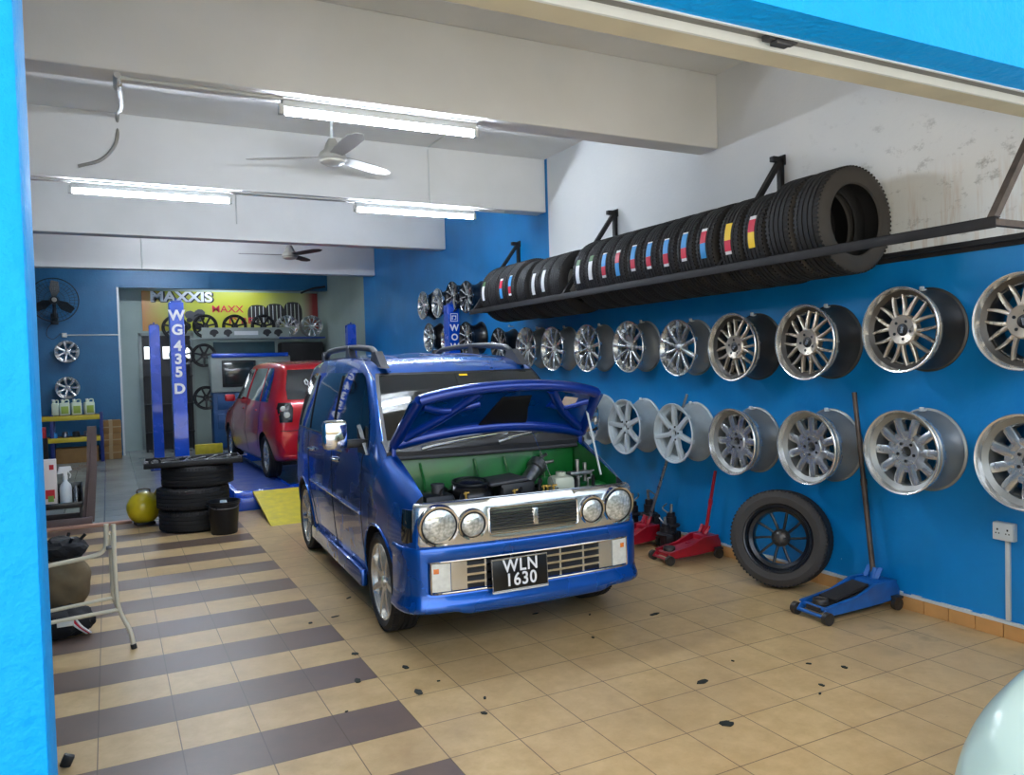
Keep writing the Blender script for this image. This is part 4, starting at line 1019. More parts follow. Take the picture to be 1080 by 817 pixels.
# ------------------------------------------------------------------ trolley jacks
def jack(loc, yaw, L, Wd, m, label, h0, h1, hm, pad=True, r=.012):
    t = empty('trolley_jack', loc, (0, 0, yaw), label, 'floor jack')
    for s_ in (-1, 1):
        b = B(); prism(b, [(0, .035), (.04, .085), (L*.45, .115), (L*.68, .165), (L*.95, .17), (L, .12), (L, .06), (L*.6, .045), (L*.3, .04)], -.004, .004, 0, Matrix(((1, 0, 0, 0), (0, 0, 1, s_*Wd*.36), (0, 1, 0, 0), (0, 0, 0, 1))))
        for x0, x1, z in ((0, L*.45, .10), (L*.45, L*.68, .14)): pass
        bar(b, (.03, s_*Wd*.36, .083), (L*.45, s_*Wd*.36, .115), .022, .01); bar(b, (L*.45, s_*Wd*.36, .115), (L*.68, s_*Wd*.36, .165), .022, .01); bar(b, (L*.68, s_*Wd*.36, .167), (L*.95, s_*Wd*.36, .172), .022, .01)
        obj('side_frame', b, m, t)
        b = B(); cyl(b, (.02, s_*Wd*.40, .036), (.02, s_*Wd*.52, .036), .036, 20); obj('front_roller', b, 'caster', t)
        b = B(); cyl(b, (L*.93, s_*Wd*.44-.014, .038), (L*.93, s_*Wd*.44+.014, .038), .037, 20); box(b, L*.93-.03, L*.93+.03, s_*Wd*.44-.022, s_*Wd*.44+.022, .07, .085, 0, .003); obj('rear_caster', b, 'caster', t)
    b = B(); cyl(b, (.02, -Wd*.45, .036), (.02, Wd*.45, .036), .011, 10); cyl(b, (.05, -Wd*.36, .07), (.05, Wd*.36, .07), .013, 10); obj('axle', b, m, t)
    b = B(); prism(b, [(.03, .05), (.03, .075), (L*.35, .10), (L*.7, .14), (L*.7, .08), (L*.35, .06)], -Wd*.2, Wd*.2, 0, Matrix(((1, 0, 0, 0), (0, 0, 1, 0), (0, 1, 0, 0), (0, 0, 0, 1)))); obj('lift_arm', b, 'caster' if pad else m, t)
    b = B(); lathe(b, [(0, .02), (.035, .02), (.04, .028), (.046, .02), (.046, 0), (0, 0)], 20); obj('saddle', b, 'caster', t, loc=(.09, 0, .085))
    if pad: b = B(); bar(b, (.14, 0, .105), (L*.66, 0, .158), Wd*.46, .014); o = obj('cover_plate', b, 'rubber_side', t); o['label'] = 'worn black cover plate'
    b = B(); box(b, L*.70, L*.97, -Wd*.28, Wd*.28, .06, .175, 0, .015); cyl(b, (L*.5, 0, .09), (L*.72, 0, .10), .035, 18); obj('hydraulic_unit', b, m, t)
    b = B(); cyl(b, (L*.83, 0, .16), (L*.86, 0, .235), .022, 16); bar(b, (L*.80, -.04, .18), (L*.86, -.04, .24), .03, .008); bar(b, (L*.80, .04, .18), (L*.86, .04, .24), .03, .008); obj('handle_socket', b, m, t)
    # handle given in world coordinates
    b = B(); Mi = (Matrix.Translation(loc) @ Matrix.Rotation(yaw, 4, 'Z')).inverted(); p, q = Mi @ Vector(h0), Mi @ Vector(h1)
    mid = p.lerp(q, .5); tube(b, [p, mid], r*1.12, 14); tube(b, [mid, q], r, 14); tube(b, [mid-(q-p).normalized()*.02, mid+(q-p).normalized()*.02], r*1.35, 14); o = obj('handle', b, hm, t)
    return t
jack((3.635, .11, 0), R(-3), .62, .26, 'jack_blue', 'blue trolley jack with its long brown handle leaning on the wall at the right', (4.155, .085, .19), (4.225, .26, 1.285), 'pipe_brown', r=.0145)
jack((3.72, 1.60, 0), R(-4), .50, .24, 'jack_red', 'low red trolley jack with a short red handle, left of the leaning tyre', (4.135, 1.555, .19), (4.15, 1.45, .67), 'jack_red', False)
jack((3.60, 2.12, 0), R(0), .48, .24, 'jack_red', 'red trolley jack half hidden by the van bumper, long bare steel handle', (4.0, 2.10, .18), (4.235, 1.86, 1.24), 'steel', False, r=.011)
# greasy parts piled between the jacks
random.seed(5)
def lump(loc, rz, h, label):
    t = empty('car_part', loc, (0, 0, rz), label, 'old car part', 'greasy old parts along the wall')
    b = B(); cyl(b, (0, 0, 0), (0, 0, h*.7), .045, 18); cyl(b, (0, 0, h*.7), (0, 0, h*.8), .034, 18); obj('strut_body', b, 'junk', t)
    b = B(); cyl(b, (0, 0, h*.7), (.01, 0, h), .012, 10); tube(b, smoothpath([(-.03, 0, h*.8), (-.05, .04, h*.9), (.0, .05, h)], 5), .006, 6); obj('rod', b, 'engine_alu' if h > .25 else 'junk', t)
    b = B(); lathe(b, [(.03, h*.45), (.07, h*.47), (.075, h*.5), (.07, h*.53), (.03, h*.55)], 20); box(b, -.09, -.03, -.03, .03, .05, h*.5, 0, .01); box(b, .03, .075, -.04, .02, .0, h*.35, 0, .01); obj('mounting_flange', b, 'junk', t)
for i, (x, y, h, l) in enumerate(((4.14, 1.98, .34, 'tall dark strut nearest the red jack handle'), (4.02, 1.90, .26, 'short dark greasy part in front of the taller strut'), (4.15, 2.28, .42, 'tall greasy strut against the wall behind the steel jack handle'), (4.14, 2.50, .36, 'dark greasy strut second deepest in the row by the wall'), (3.98, 2.42, .3, 'greasy part standing out from the wall beside the van'), (4.12, 2.75, .38, 'deepest dark strut in the row by the wall'))):
    lump((x, y, 0), i*1.3, h, l)
# ------------------------------------------------------------------ tyre stack, tray, bucket, yellow reel
for i, (x, y, z) in enumerate(((.815, 5.20, .105), (.80, 5.20, .315), (.85, 5.22, .525))):
    t = empty('tyre', (x, y, z), (0, 0, i*.4), ('bottom', 'middle', 'top')[i]+' black tyre of the stack of three on the floor', 'tyre', 'tyres stacked on the floor')
    obj('casing', tyre_bm(.335, .20, .205), ['rubber', 'rubber_side'], t)
tr = empty('tool_tray', (.83, 5.18, .635), (0, 0, R(-3)), 'shallow dark tray full of tools on top of the tyre stack', 'tray')
b = B(); box(b, -.46, .42, -.26, .26, 0, .012, 0, .004)
for a in ((-.46, .42, -.26, -.25), (-.46, .42, .25, .26), (-.46, -.45, -.26, .26), (.41, .42, -.26, .26)): box(b, *a, 0, .05, 0, .003)
obj('pan', b, 'black_plastic', tr)
random.seed(9)
for i in range(11):
    x = -.38+.075*i; y = -.12+.2*random.random(); a = random.random()*3
    t = empty('wrench', (.83+x, 5.18+y, .662+.012*(i % 3)), (0, 0, a), f'metal hand tool lying in the tray on the tyre stack', 'hand tool', 'tools in the tray on the tyres')
    b = B(); L = .09+.08*random.random(); bar(b, (-L, 0, 0), (L, 0, .005), .014, .007); tube(b, [(L+.015+.016*math.cos(k*PI/4), .016*math.sin(k*PI/4), .005) for k in range(7)], .005, 6); box(b, -L-.02, -L+.01, -.015, .015, -.005, .006, 0, .003)
    obj('steel_body', b, 'steel' if i % 3 else 'chrome_rough', t)
wr = empty('coil_ring', (.46, 5.05, .66), label='small dark ring standing on the left end of the tool tray', cat='ring')
b = B(); tube(b, [(.045*math.cos(k*PI/12), 0, .028+.03*math.sin(k*PI/12)) for k in range(24)], .01, 8, closed=True); obj('ring', b, 'rubber', wr)
bk = empty('bucket', (1.02, 4.72, 0), label='black plastic bucket in front of the tyre stack, a white cap in it', cat='bucket')
b = B(); lathe(b, [(0, .0), (.115, 0), (.12, .01), (.142, .29), (.150, .295), (.150, .31), (.14, .31), (.137, .295), (.112, .02), (0, .015)], 36); obj('pail', b, 'black_plastic', bk)
b = B(); tube(b, smoothpath([(-.148, 0, .28), (-.10, -.12, .255), (0, -.16, .25), (.10, -.12, .255), (.148, 0, .28)], 6), .004, 6); obj('bail_handle', b, 'steel', bk)
b = B(); lathe(b, [(0, .31), (.03, .31), (.035, .27)], 16); cyl(b, (0, 0, .02), (0, 0, .28), .05, 16); obj('bottle_in_bucket', b, 'bottle_white', bk)
yr = empty('air_tank', (.37, 5.66, .17), (0, 0, R(12)), 'round glossy yellow tank with a carrying handle left of the tyre stack', 'air tank')
b = B(); sub(lathe, Matrix.Rotation(PI/2, 4, 'X'), b, [(0, .13), (.06, .127), (.12, .10), (.155, .05), (.165, 0), (.155, -.05), (.12, -.10), (.06, -.127), (0, -.13)], 36); obj('tank', b, 'yellow_gloss', yr)
b = B(); tube(b, smoothpath([(-.06, 0, .145), (-.05, 0, .185), (.05, 0, .185), (.06, 0, .145)], 6), .008, 8); obj('carry_handle', b, 'rack_steel_worn', yr)
b = B(); box(b, -.09, .09, -.07, .07, -.17, -.14, 0, .008); obj('foot', b, 'black_plastic', yr)
b = B(); cyl(b, (.10, -.02, .12), (.13, -.02, .17), .016, 12); obj('valve', b, 'brass', yr)
# ------------------------------------------------------------------ four-post lift
lf = empty('car_lift', (0, 0, 0), label='blue four-post car lift with lettered posts and a yellow entry ramp', cat='car lift')
for i, (x, y, h) in enumerate(((.80, 6.35, 2.31), (.77, 10.42, 2.28), (4.06, 6.17, 2.30), (3.93, 10.42, 2.28))):
    b = B(); box(b, x-.075, x+.075, y-.01, y+.11, .0, h, 0, .004); box(b, x-.075, x-.060, y+.1, y+.16, 0, h, 0, .003); box(b, x+.060, x+.075, y+.1, y+.16, 0, h, 0, .003)
    p_ = obj('post', b, 'lift_blue', lf, smooth=20)
    b = B(); box(b, x-.13, x+.15, y-.05, y+.22, 0, .02, 0, .004)
    for dx in (-.1, .12):
        for dy in (-.02, .19): cyl(b, (x+dx, y+dy, .02), (x+dx, y+dy, .035), .012, 8)
    obj('base_plate', b, 'lift_blue_dark', p_)
    b = B(); box(b, x-.06, x+.06, y+.0, y+.1, h, h+.02, 0, .004); cyl(b, (x, y+.05, h+.02), (x, y+.05, h+.05), .012, 10); obj('post_cap', b, 'lift_blue_dark', p_)
    if i == 0:
        for ch, z in zip('WG435D', (2.16, 2.0, 1.82, 1.675, 1.53, 1.345)):
            text('post_letter', ch, .155, 'text_white', p_, (x, y-.0125, z), (PI/2, 0, 0), .001, .006)
    if i == 2:
        for ch, z in zip('WOW', (2.0, 1.88, 1.76)): text('post_letter', ch, .115, 'text_white', p_, (x, y-.0125, z), (PI/2, 0, 0), .001, .003)
        b = B(); t0 = (x, y-.012, 2.1)
        for a0, a1, c0, c1 in ((-.05, .05, .045, .052), (-.05, .05, -.052, -.045), (-.05, -.043, -.05, .05), (.043, .05, -.05, .05), (-.03, .03, .015, .025), (-.03, -.02, -.03, .02), (.0, .03, -.03, -.02), (.02, .03, -.03, .02)): box(b, x+a0, x+a1, y-.014, y-.01, 2.135+c0, 2.135+c1)
        obj('square_emblem', b, 'text_white', p_, smooth=0)
for x0, x1 in ((1.28, 1.93), (2.85, 3.50)):
    b = B(); box(b, x0, x1, 5.86, 10.4, .10, .20, 0, .01); box(b, x0, x0+.03, 5.86, 10.4, .02, .12, 0, .004); box(b, x1-.03, x1, 5.86, 10.4, .02, .12, 0, .004); box(b, x0, x1, 5.80, 5.87, .0, .14, 0, .006)
    rw_ = obj('runway', b, 'lift_blue', lf)
    b = B(); box(b, x0+.05, x1-.05, 5.95, 10.3, .2, .203); obj('tread_plate', b, 'lift_blue_dark', rw_, smooth=0)
for y in (6.38, 10.45):
    b = B(); box(b, .72, 4.05, y, y+.12, .02, .16, 0, .01); obj('crossbeam', b, 'lift_blue', lf)
b = B(); bar(b, (1.02, 6.7, .09), (1.28, 6.1, .08), .05, .05); obj('side_guide', b, 'lift_blue_dark', lf)
b = B(); prism(b, [(4.78, .0), (5.82, .205), (5.84, .18), (4.84, 0)], 1.46, 2.06, 0, Matrix(((0, 0, 1, 0), (1, 0, 0, 0), (0, 1, 0, 0), (0, 0, 0, 1)))); rp = obj('ramp', b, 'yellow_paint', lf); rp['label'] = 'bright yellow gritty entry ramp'
b = B(); prism(b, [(4.78, .0), (5.82, .205), (5.84, .18), (4.84, 0)], 2.9, 3.48, 0, Matrix(((0, 0, 1, 0), (1, 0, 0, 0), (0, 1, 0, 0), (0, 0, 0, 1)))); rp = obj('ramp', b, 'yellow_paint', lf)
b = B(); box(b, 1.3, 1.72, 10.42, 10.5, .2, .36, 0, .01); sp_ = obj('wheel_stop', b, 'yellow_paint', lf)
b = B(); box(b, .95, 1.18, 6.9, 7.1, .0, .5, 0, .01); obj('control_box', b, 'lift_blue', lf)
# ------------------------------------------------------------------ hatchback bodies
#        y     zb    ws    zs    wm    zm    wl    zl    wr    zr    zt
HS = [(-.62, .24, .56, .28, .60, .42, .58, .52, .50, .58, .60),
      (-.56, .21, .62, .26, .665, .44, .65, .60, .58, .69, .715),
      (-.40, .19, .67, .26, .705, .46, .685, .68, .61, .78, .81),
      (.00, .18, .69, .26, .730, .50, .705, .76, .62, .86, .90),
      (.30, .18, .70, .26, .735, .52, .715, .83, .62, .92, .965),
      (.55, .18, .70, .26, .735, .52, .715, .86, .60, 1.10, 1.14),
      (.90, .18, .70, .26, .735, .52, .715, .88, .555, 1.33, 1.37),
      (1.2, .18, .70, .26, .735, .52, .715, .89, .54, 1.385, 1.425),
      (1.8, .18, .70, .26, .735, .52, .715, .90, .54, 1.40, 1.44),
      (2.4, .19, .69, .27, .730, .52, .710, .90, .535, 1.37, 1.41),
      (2.62, .20, .68, .28, .72, .52, .70, .89, .52, 1.30, 1.345),
      (2.80, .22, .66, .30, .70, .52, .68, .86, .56, 1.02, 1.06),
      (2.88, .24, .63, .32, .68, .50, .655, .80, .56, .90, .93),
      (2.92, .26, .58, .34, .64, .46, .60, .66, .5, .74, .76)]
def hatch(loc, rz, paint, label, rimstyle='six', tail=True):
    h = empty('hatchback', loc, (0, 0, rz), label, 'car')
    bm = body_loft(HS, 80); bv = BVHTree.FromBMesh(bm); bd = obj('body', bm, [paint, 'black_plastic'], h); cs = []
    for y in (0, 2.36):
        for s_ in (-1, 1):
            b = B(); cyl(b, (s_*.48, y, .27), (s_*.9, y, .27), .30, 40)
            for f in b.faces: f.material_index = 1
            cs.append(obj('cut', b, [paint, 'black_plastic'], h))
    boolean(bd, cs)
    for s_ in (-1, 1):
        for y in (0, 2.36): car_wheel(h, (s_*(.71-.08), y, .268), s_, rimstyle, .268, .19, .16, 'rim_machined', spin=y)
        obj('side_glass', patch(bv, densify([(.935, .52, 2.52), (1.1, .66, 2.48), (1.25, .84, 2.42), (1.345, 1.02, 2.32)], 5), 'x', s_, .004, 36), 'glass_dark', h)
        seam(bv, [(1.30, .93), (1.34, 1.35)], 'x', s_, .016, .001, paint, 'door_pillar', h)
        seam(bv, [(2.12, .93), (2.06, 1.35)], 'x', s_, .010, .001, paint, 'door_pillar', h)
        seam(bv, [(.40, .26), (.40, .88)], 'x', s_, .003, 0, 'black_plastic', 'door_gap', h); seam(bv, [(1.30, .26), (1.30, .92)], 'x', s_, .003, 0, 'black_plastic', 'door_gap', h)
        seam(bv, [(1.98, .36), (2.14, .60), (2.14, .92)], 'x', s_, .003, 0, 'black_plastic', 'door_gap', h)
        for y in (1.12, 1.92):
            p = bv.ray_cast(Vector((s_*3, y, .82)), Vector((-s_, 0, 0)))[0]; b = B(); box(b, p.x-.012, p.x+.012, y-.06, y+.06, .808, .832, 0, .006); obj('door_handle', b, paint, h)
        b = B(); box(b, s_*.80-.07, s_*.80+.07, .62, .70, .90, 1.0, 0, .025); mr = obj('door_mirror', b, paint, h)
        # tail lamps and head lamps
        tl = patch(bv, densify([(.70, s_*.50, s_*.64), (.86, s_*.48, s_*.655), (.93, s_*.50, s_*.63)], 4), 'y', 1, .004, 8); tq = obj('tail_lamp', tl, 'black_gloss', h)
        for cx, cz, r in ((s_*.595, .862, .034), (s_*.555, .785, .038)):
            p = bv.ray_cast(Vector((cx, 6, cz)), Vector((0, -1, 0)))[0]; o = obj('lamp_round', lathe_bm([(0, .018), (r*.7, .014), (r, 0), (r*.9, -.01)], 20), 'lamp_white', tq, loc=p+Vector((0, .004, 0)), rot=(-PI/2, 0, 0))
        if tail: obj('headlamp', patch(bv, densify([(.54, s_*.36, s_*.56), (.60, s_*.36, s_*.60), (.66, s_*.38, s_*.58)], 4), 'y', -1, .004, 8), 'lamp_glass', h)
    obj('windscreen', patch(bv, densify([(1.0, -.56, .56), (1.2, -.52, .52), (1.35, -.45, .45)], 5), 'y', -1, .004, 20), 'glass_dark', h)
    rg = obj('rear_glass', patch(bv, densify([(.965, -.53, .53), (1.1, -.525, .525), (1.32, -.47, .47)], 5), 'y', 1, .004, 20), 'glass_dark', h)
    if tail:
        b = B(); tube(b, [bv.ray_cast(Vector((x*s_*1.0, 6, z)), Vector((0, -1, 0)))[0]+Vector((0, .007, 0)) for x, z, s_ in ((.27, 1.20, 1), (.25, 1.17, 1), (.255, 1.13, 1), (.285, 1.145, 1), (.29, 1.18, 1))], .010, 6, closed=True); obj('window_sticker', b, 'label_white', rg)
    for z, w_ in ((.60, .64), (.30, .60)): seam(bv, [(-w_, z), (w_, z)], 'y', 1, .005, .001, 'black_plastic' if z > .5 else paint, 'bumper_gap', h)
    seam(bv, [(-.5, .655), (.5, .655)], 'y', -1, .003, 0, 'black_plastic', 'bonnet_gap', h)
    b = B(); box(b, -.26, .26, 2.895, 2.915, .44, .55, 0, .01); obj('rear_plate', b, 'plate_black', h)
    b = B(); tube(b, [(.35, 2.7, .22), (.35, 2.9, .22)], .025, 12); obj('exhaust', b, 'steel', h)
    b = B(); box(b, -.60, .60, -.1, 2.5, .14, .24, 0, .03); obj('underbody', b, 'black_plastic', h)
    return h
AR = R(2.5)
hatch((1.71+.68, 9.28, .203), PI+AR, 'red_paint', 'glossy red hatchback standing on the blue lift, seen from behind')
hatch((2.3, -2.66, 0), -PI/2, 'pale_green_paint', 'pale green car whose rounded bonnet corner pokes in at the lower right', tail=False)
# ------------------------------------------------------------------ back of the shop
bn = empty('banner', (.75, 14.18, 2.38), label='yellow and orange tyre banner with bold white lettering on the rear wall', cat='banner')
b = B(); box(b, 0, 3.5, 0, .012, 0, .80); obj('banner_sheet', b, 'banner_print', bn, smooth=0)
text('banner_lettering_shadow', 'MAXXIS', .27, 'black_plastic', bn, (.76, -.004, .67), (PI/2, 0, 0), .001, .020, 1.22)
text('banner_lettering', 'MAXXIS', .27, 'text_white', bn, (.74, -.012, .68), (PI/2, 0, 0), .002, .010, 1.22)
text('banner_red_words', 'MAXX', .20, 'label_red', bn, (1.62, -.006, .44), (PI/2, 0, 0), .002, .002, 1.1)
text('banner_red_words', 'TYRE', .18, 'label_red', bn, (1.86, -.006, .20), (PI/2, 0, 0), .002, .002, 1.3)
for i, (x, h_) in enumerate(((2.22, .40), (2.58, .46), (2.96, .54))):
    b = B(); n_ = 20; w_ = .40
    prism(b, [(x+w_*.5*math.copysign(abs(math.cos(2*PI*k/n_))**.6, math.cos(2*PI*k/n_)), .34+h_*.5*math.copysign(abs(math.sin(2*PI*k/n_))**.8, math.sin(2*PI*k/n_))) for k in range(n_)], .002, .005, 0, Matrix.Rotation(PI/2, 4, 'X'))
    p_ = obj('printed_tyre', b, 'rubber_dusty', bn, smooth=0)
    for k in range(4):
        b = B(); xx = x-.12+.08*k; box(b, xx-.006, xx+.006, -.0065, -.005, .34-h_*.42, .34+h_*.42); obj('printed_groove', b, 'label_white' if k % 2 else 'jug', p_, smooth=0)
b = B(); random.seed(4)
for k in range(16):
    x, z, r = .50+.62*random.random(), .06+.36*random.random(), .05+.07*random.random(); prism(b, [(x+r*math.cos(j*PI/4+k), z+r*.8*math.sin(j*PI/4+k)) for j in range(8)], .002+.0001*k, .004+.0001*k, k % 2, Matrix.Rotation(PI/2, 4, 'X'))
obj('printed_machinery', b, ['engine_dark', 'grey_plastic'], bn, smooth=0)
# dark doorway with a strip of daylight, behind the lift posts
sbox('door_1', 'black_plastic', .72, 1.62, 14.17, 14.2, 0, 2.28)
b = B(); box(b, .66, .72, 14.14, 14.2, 0, 2.34); box(b, 1.62, 1.68, 14.14, 14.2, 0, 2.34); box(b, .66, 1.68, 14.14, 14.2, 2.28, 2.34); struct('trim_5', b, 'cabinet_grey', smooth=0)
emis('daylight_pane', (232, 240, 245), 1.6)
for x0, x1 in ((.76, 1.02), (1.10, 1.34), (1.40, 1.60)): sbox('window_1', 'daylight_pane', x0, x1, 14.155, 14.17, 1.82, 2.06)
# dark clutter rack inside the doorway
t = empty('storage_rack', (1.15, 13.7, 0), label='dark steel rack with shelves seen between the blue lift posts', cat='rack')
for x in (-.42, .42):
    b = B(); box(b, x-.02, x+.02, -.02, .02, 0, 1.7, 0, .003); obj('upright', b, 'rack_steel', t)
for z in (.35, .9, 1.45): b = B(); box(b, -.44, .44, -.14, .14, z, z+.03, 0, .003); obj('shelf', b, 'rack_steel', t)
# display shelf with cut-out board, wheels on it
ds = empty('display_shelf', (2.62, 13.45, 2.2), label='grey board shelf with dark cut-outs below the banner', cat='shelf')
b = B(); box(b, -1.05, 1.5, -.01, .30, -.03, 0, 0, .003); obj('shelf_board', b, 'cabinet_grey', ds)
b = B(); box(b, -.85, .85, -.04, -.012, -.02, .20, 0, .004); fb = obj('front_board', b, 'cabinet_grey', ds)
for x in (-.62, -.36, .40, .62):
    b = B(); prism(b, [(x+.085*math.cos(k*PI/10)*(1 if k < 12 else .5), .09+.075*math.sin(k*PI/10)) for k in range(20)], .041, .043, 0, Matrix.Rotation(PI/2, 4, 'X')); obj('cut_out', b, 'black_plastic', fb, smooth=0)
b = B(); box(b, -.24, .22, -.044, -.04, .05, .13); obj('pale_strip', b, 'label_white', fb, smooth=0)
make_rim('ring', 'seven', ['rim_black', 'rim_dark'], 'rim_dark', 'rim_dark', bolts=0, Rr=.235, W=.14)
RR = (PI/2, 0, 0)
for i, (x, z, lab) in enumerate(((1.30, 2.42, 'dark wheel at the left of the display shelf beside the lift post'), (1.86, 2.44, 'dark wheel left of the cut-out board, in front of the banner'), (2.42, 2.44, 'second dark wheel behind the cut-out board'), (2.98, 2.44, 'third dark wheel behind the cut-out board'))):
    rim('ring', (x, 13.55, z), RR, lab, 'dark wheels on the display shelf')
rim('ten', (3.44, 13.42, 2.43), RR, 'left one of two silver wheels on the shelf under the banner', 'silver wheels under the banner')
rim('ten', (3.94, 13.42, 2.43), RR, 'right one of two silver wheels on the shelf under the banner', 'silver wheels under the banner')
b = B(); box(b, 3.25, 4.2, 13.38, 13.7, 2.17, 2.2)
tag(obj('wheel_shelf', b, 'lift_blue_dark', smooth=0), 'blue-green shelf plank carrying two silver wheels in the rear corner', 'shelf')
b = B(); box(b, 3.3, 4.2, 13.5, 13.9, 1.5, 2.1, 0, .05); tag(obj('dark_bundle', b, 'rubber'), 'dark bundle packed under the rear corner shelf', 'bundle')
rim('ring', (1.82, 13.6, 1.86), RR, 'dark wheel hanging left of the grey machine cabinet', 'dark wheels on the display shelf'); rim('ring', (1.42, 13.7, 1.88), RR, 'dark wheel hanging between the posts and the cabinet')
rim('ring', (1.80, 13.3, 1.02), RR, 'dark wheel standing low beside the grey machine cabinet')
b = B(); box(b, 2.0, 3.2, 13.62, 13.66, 1.83, 2.12, 0, .004); tag(obj('notice_board', b, 'teal_plain'), 'dull green-grey board above the grey machine cabinet', 'board')
mc = empty('alignment_cabinet', (2.6, 13.2, 0), label='grey machine cabinet with a dark screen on a blue base at the back', cat='machine')
b = B(); box(b, -.72, .80, -.1, .35, 1.12, 1.82, 0, .02); obj('head', b, 'cabinet_grey', mc)
b = B(); box(b, -.52, .12, -.125, -.10, 1.22, 1.74, 0, .012); sc_ = obj('screen_bezel', b, 'black_plastic', mc)
b = B(); box(b, -.47, .07, -.132, -.124, 1.27, 1.69, 0, .004); obj('screen', b, 'screen', sc_)
b = B(); box(b, -.70, .76, -.05, .35, .02, 1.12, 0, .02); obj('base', b, 'cabinet_blue', mc)
for z in (.4, .78): b = B(); box(b, -.62, .68, -.07, -.05, z, z+.3, 0, .008); obj('drawer', b, 'cabinet_blue', mc)
b = B(); box(b, -.70, .76, -.13, .0, 1.80, 1.88, 0, .01); obj('top_strip', b, 'lift_blue', mc)
# wall fan at the far left
wf = empty('wall_fan', (-.70, 13.02, 2.88), (0, 0, R(4)), 'large black caged wall fan high on the far left blue wall', 'wall fan')
b = B(); 
for r in (.08, .16, .24, .32, .385):
    for zz in (0,): tube(b, [(r*math.cos(k*PI/18), -.06*(1-(r/.39)**2)-.02, r*math.sin(k*PI/18)) for k in range(36)], .0035 if r < .38 else .010, 6, closed=True)
for k in range(36): a = k*PI/18; tube(b, [(.05*math.cos(a), -.08, .05*math.sin(a)), (.25*math.cos(a), -.055, .25*math.sin(a)), (.385*math.cos(a), -.015, .385*math.sin(a)), (.25*math.cos(a), .06, .25*math.sin(a))], .002, 4)
obj('cage', b, 'fan_black', wf)
for k in range(3):
    b = B(); a = k*2*PI/3+.5; prism(b, [(.05, -.03), (.16, -.10), (.33, -.09), (.35, .03), (.2, .07), (.05, .03)], -.003, .003, 0, Matrix.Rotation(a, 4, 'Y') @ Matrix.Rotation(PI/2+.35, 4, 'X')); obj('blade', b, 'fan_black', wf)
b = B(); cyl(b, (0, -.02, 0), (0, .16, 0), .07, 20); cyl(b, (0, .1, 0), (0, .1, -.30), .03, 12); box(b, -.06, .06, .26, .32, -.42, -.22, 0, .01); bar(b, (0, .1, -.30), (0, .30, -.34), .05, .05); obj('motor_and_arm', b, 'fan_black', wf)
b = B(); lathe(b, [(0, .012), (.035, .008), (.04, -.01)], 20); obj('centre_badge', b, 'fan_grey', wf, loc=(0, -.085, 0), rot=(PI/2, 0, 0))
b = B(); tube(b, smoothpath([(-.05, .30, -.40), (-.12, .31, -.50), (-.13, .31, -.62), (-.04, .31, -.68), (.05, .31, -.62), (.08, .31, -.58)], 6), .006, 6); obj('power_cord', b, 'black_plastic', wf)
b = B(); box(b, -.62, -.54, YB-.04, YB, 2.23, 2.31, 0, .006); tag(obj('switch_box', b, 'pvc'), 'small white switch box on the far blue wall below the fan', 'switch box')
b = B(); tube(b, [(-.54, YB-.012, 2.27), (.30, YB-.012, 2.27)], .012, 8); tag(obj('electrical_conduit', b, 'pvc'), 'white conduit running right from the switch box on the far blue wall', 'conduit')
rim('six', (-.545, YB-.19, 1.965), RR, 'silver wheel hanging high on the far left wall below the fan', 'silver wheels on the far left wall')
rim('six', (-.56, YB-.19, 1.31), RR, 'silver wheel on the far left wall just above the white jugs', 'silver wheels on the far left wall')
b = B(); tube(b, smoothpath([(3.7, 13.3, 3.1), (3.95, 13.3, 3.2), (4.2, 13.25, 3.24)], 5), .02, 8); tag(obj('cable_bundle', b, 'rack_steel'), 'dark cable running into the rear right corner under the lintel', 'cable')
# workbench, jugs, boxes
wb = empty('workbench', (-.50, 12.75, 0), label='blue and yellow steel shelf bench against the far left wall', cat='workbench')
for x in (-.62, -.30, .46):
    b = B(); box(b, x-.03, x+.03, -.24, -.20, 0, .86, 0, .004); box(b, x-.03, x+.03, .20, .24, 0, .86, 0, .004); obj('upright', b, 'bench_blue', wb)
for z in (.42, .80):
    b = B(); box(b, -.60, .44, -.245, -.215, z-.05, z+.035, 0, .006); obj('beam', b, 'bench_yellow', wb)
    b = B(); box(b, -.60, .44, -.22, .24, z+.015, z+.03, 0, .003); obj('shelf_board', b, 'cardboard', wb)
for i, x in enumerate((-.74, -.60, -.42, -.22)):
    t = empty('jug', (x, 12.66, .838), (0, 0, .1*i), ('leftmost', 'second', 'third', 'rightmost')[i]+' white plastic jug on the bench top'+(', narrow and plain' if i == 0 else ', green label'), 'jug', 'jugs on the bench')
    w_ = .055 if i == 0 else .08
    b = B(); box(b, -w_, w_, -.06, .06, 0, .22, 0, .02); cyl(b, (-w_*.4, 0, .21), (-w_*.4, 0, .265), .022, 14); obj('body', b, 'jug', t)
    b = B(); tube(b, smoothpath([(-w_*.1, 0, .215), (w_*.1, 0, .262), (w_*.8, 0, .262), (w_*.85, 0, .20)], 5), .011, 8); obj('grip', b, 'jug', t)
    b = B(); cyl(b, (-w_*.4, 0, .263), (-w_*.4, 0, .28), .024, 14); obj('cap', b, 'label_white', t)
    if i: b = B(); box(b, -w_*.7, w_*.7, -.0625, -.0605, .03, .16, 0, .001); obj('label_patch', b, 'jug_label', t)
for i in range(5):
    x = -.95+.17*i; b = B(); r = .05+.01*(i % 2); lathe(b, [(0, 0), (r, 0), (r, .08), (r*.7, .10), (.0, .10)], 18)
    tag(obj('small_can', b, ['label_white', 'label_blue', 'steel', 'rubber', 'steel'][i], loc=(x, 12.62, .452)), ['white', 'blue', 'bare metal', 'black', 'small metal'][i]+' can on the middle shelf of the bench', 'can', 'cans on the bench shelf')
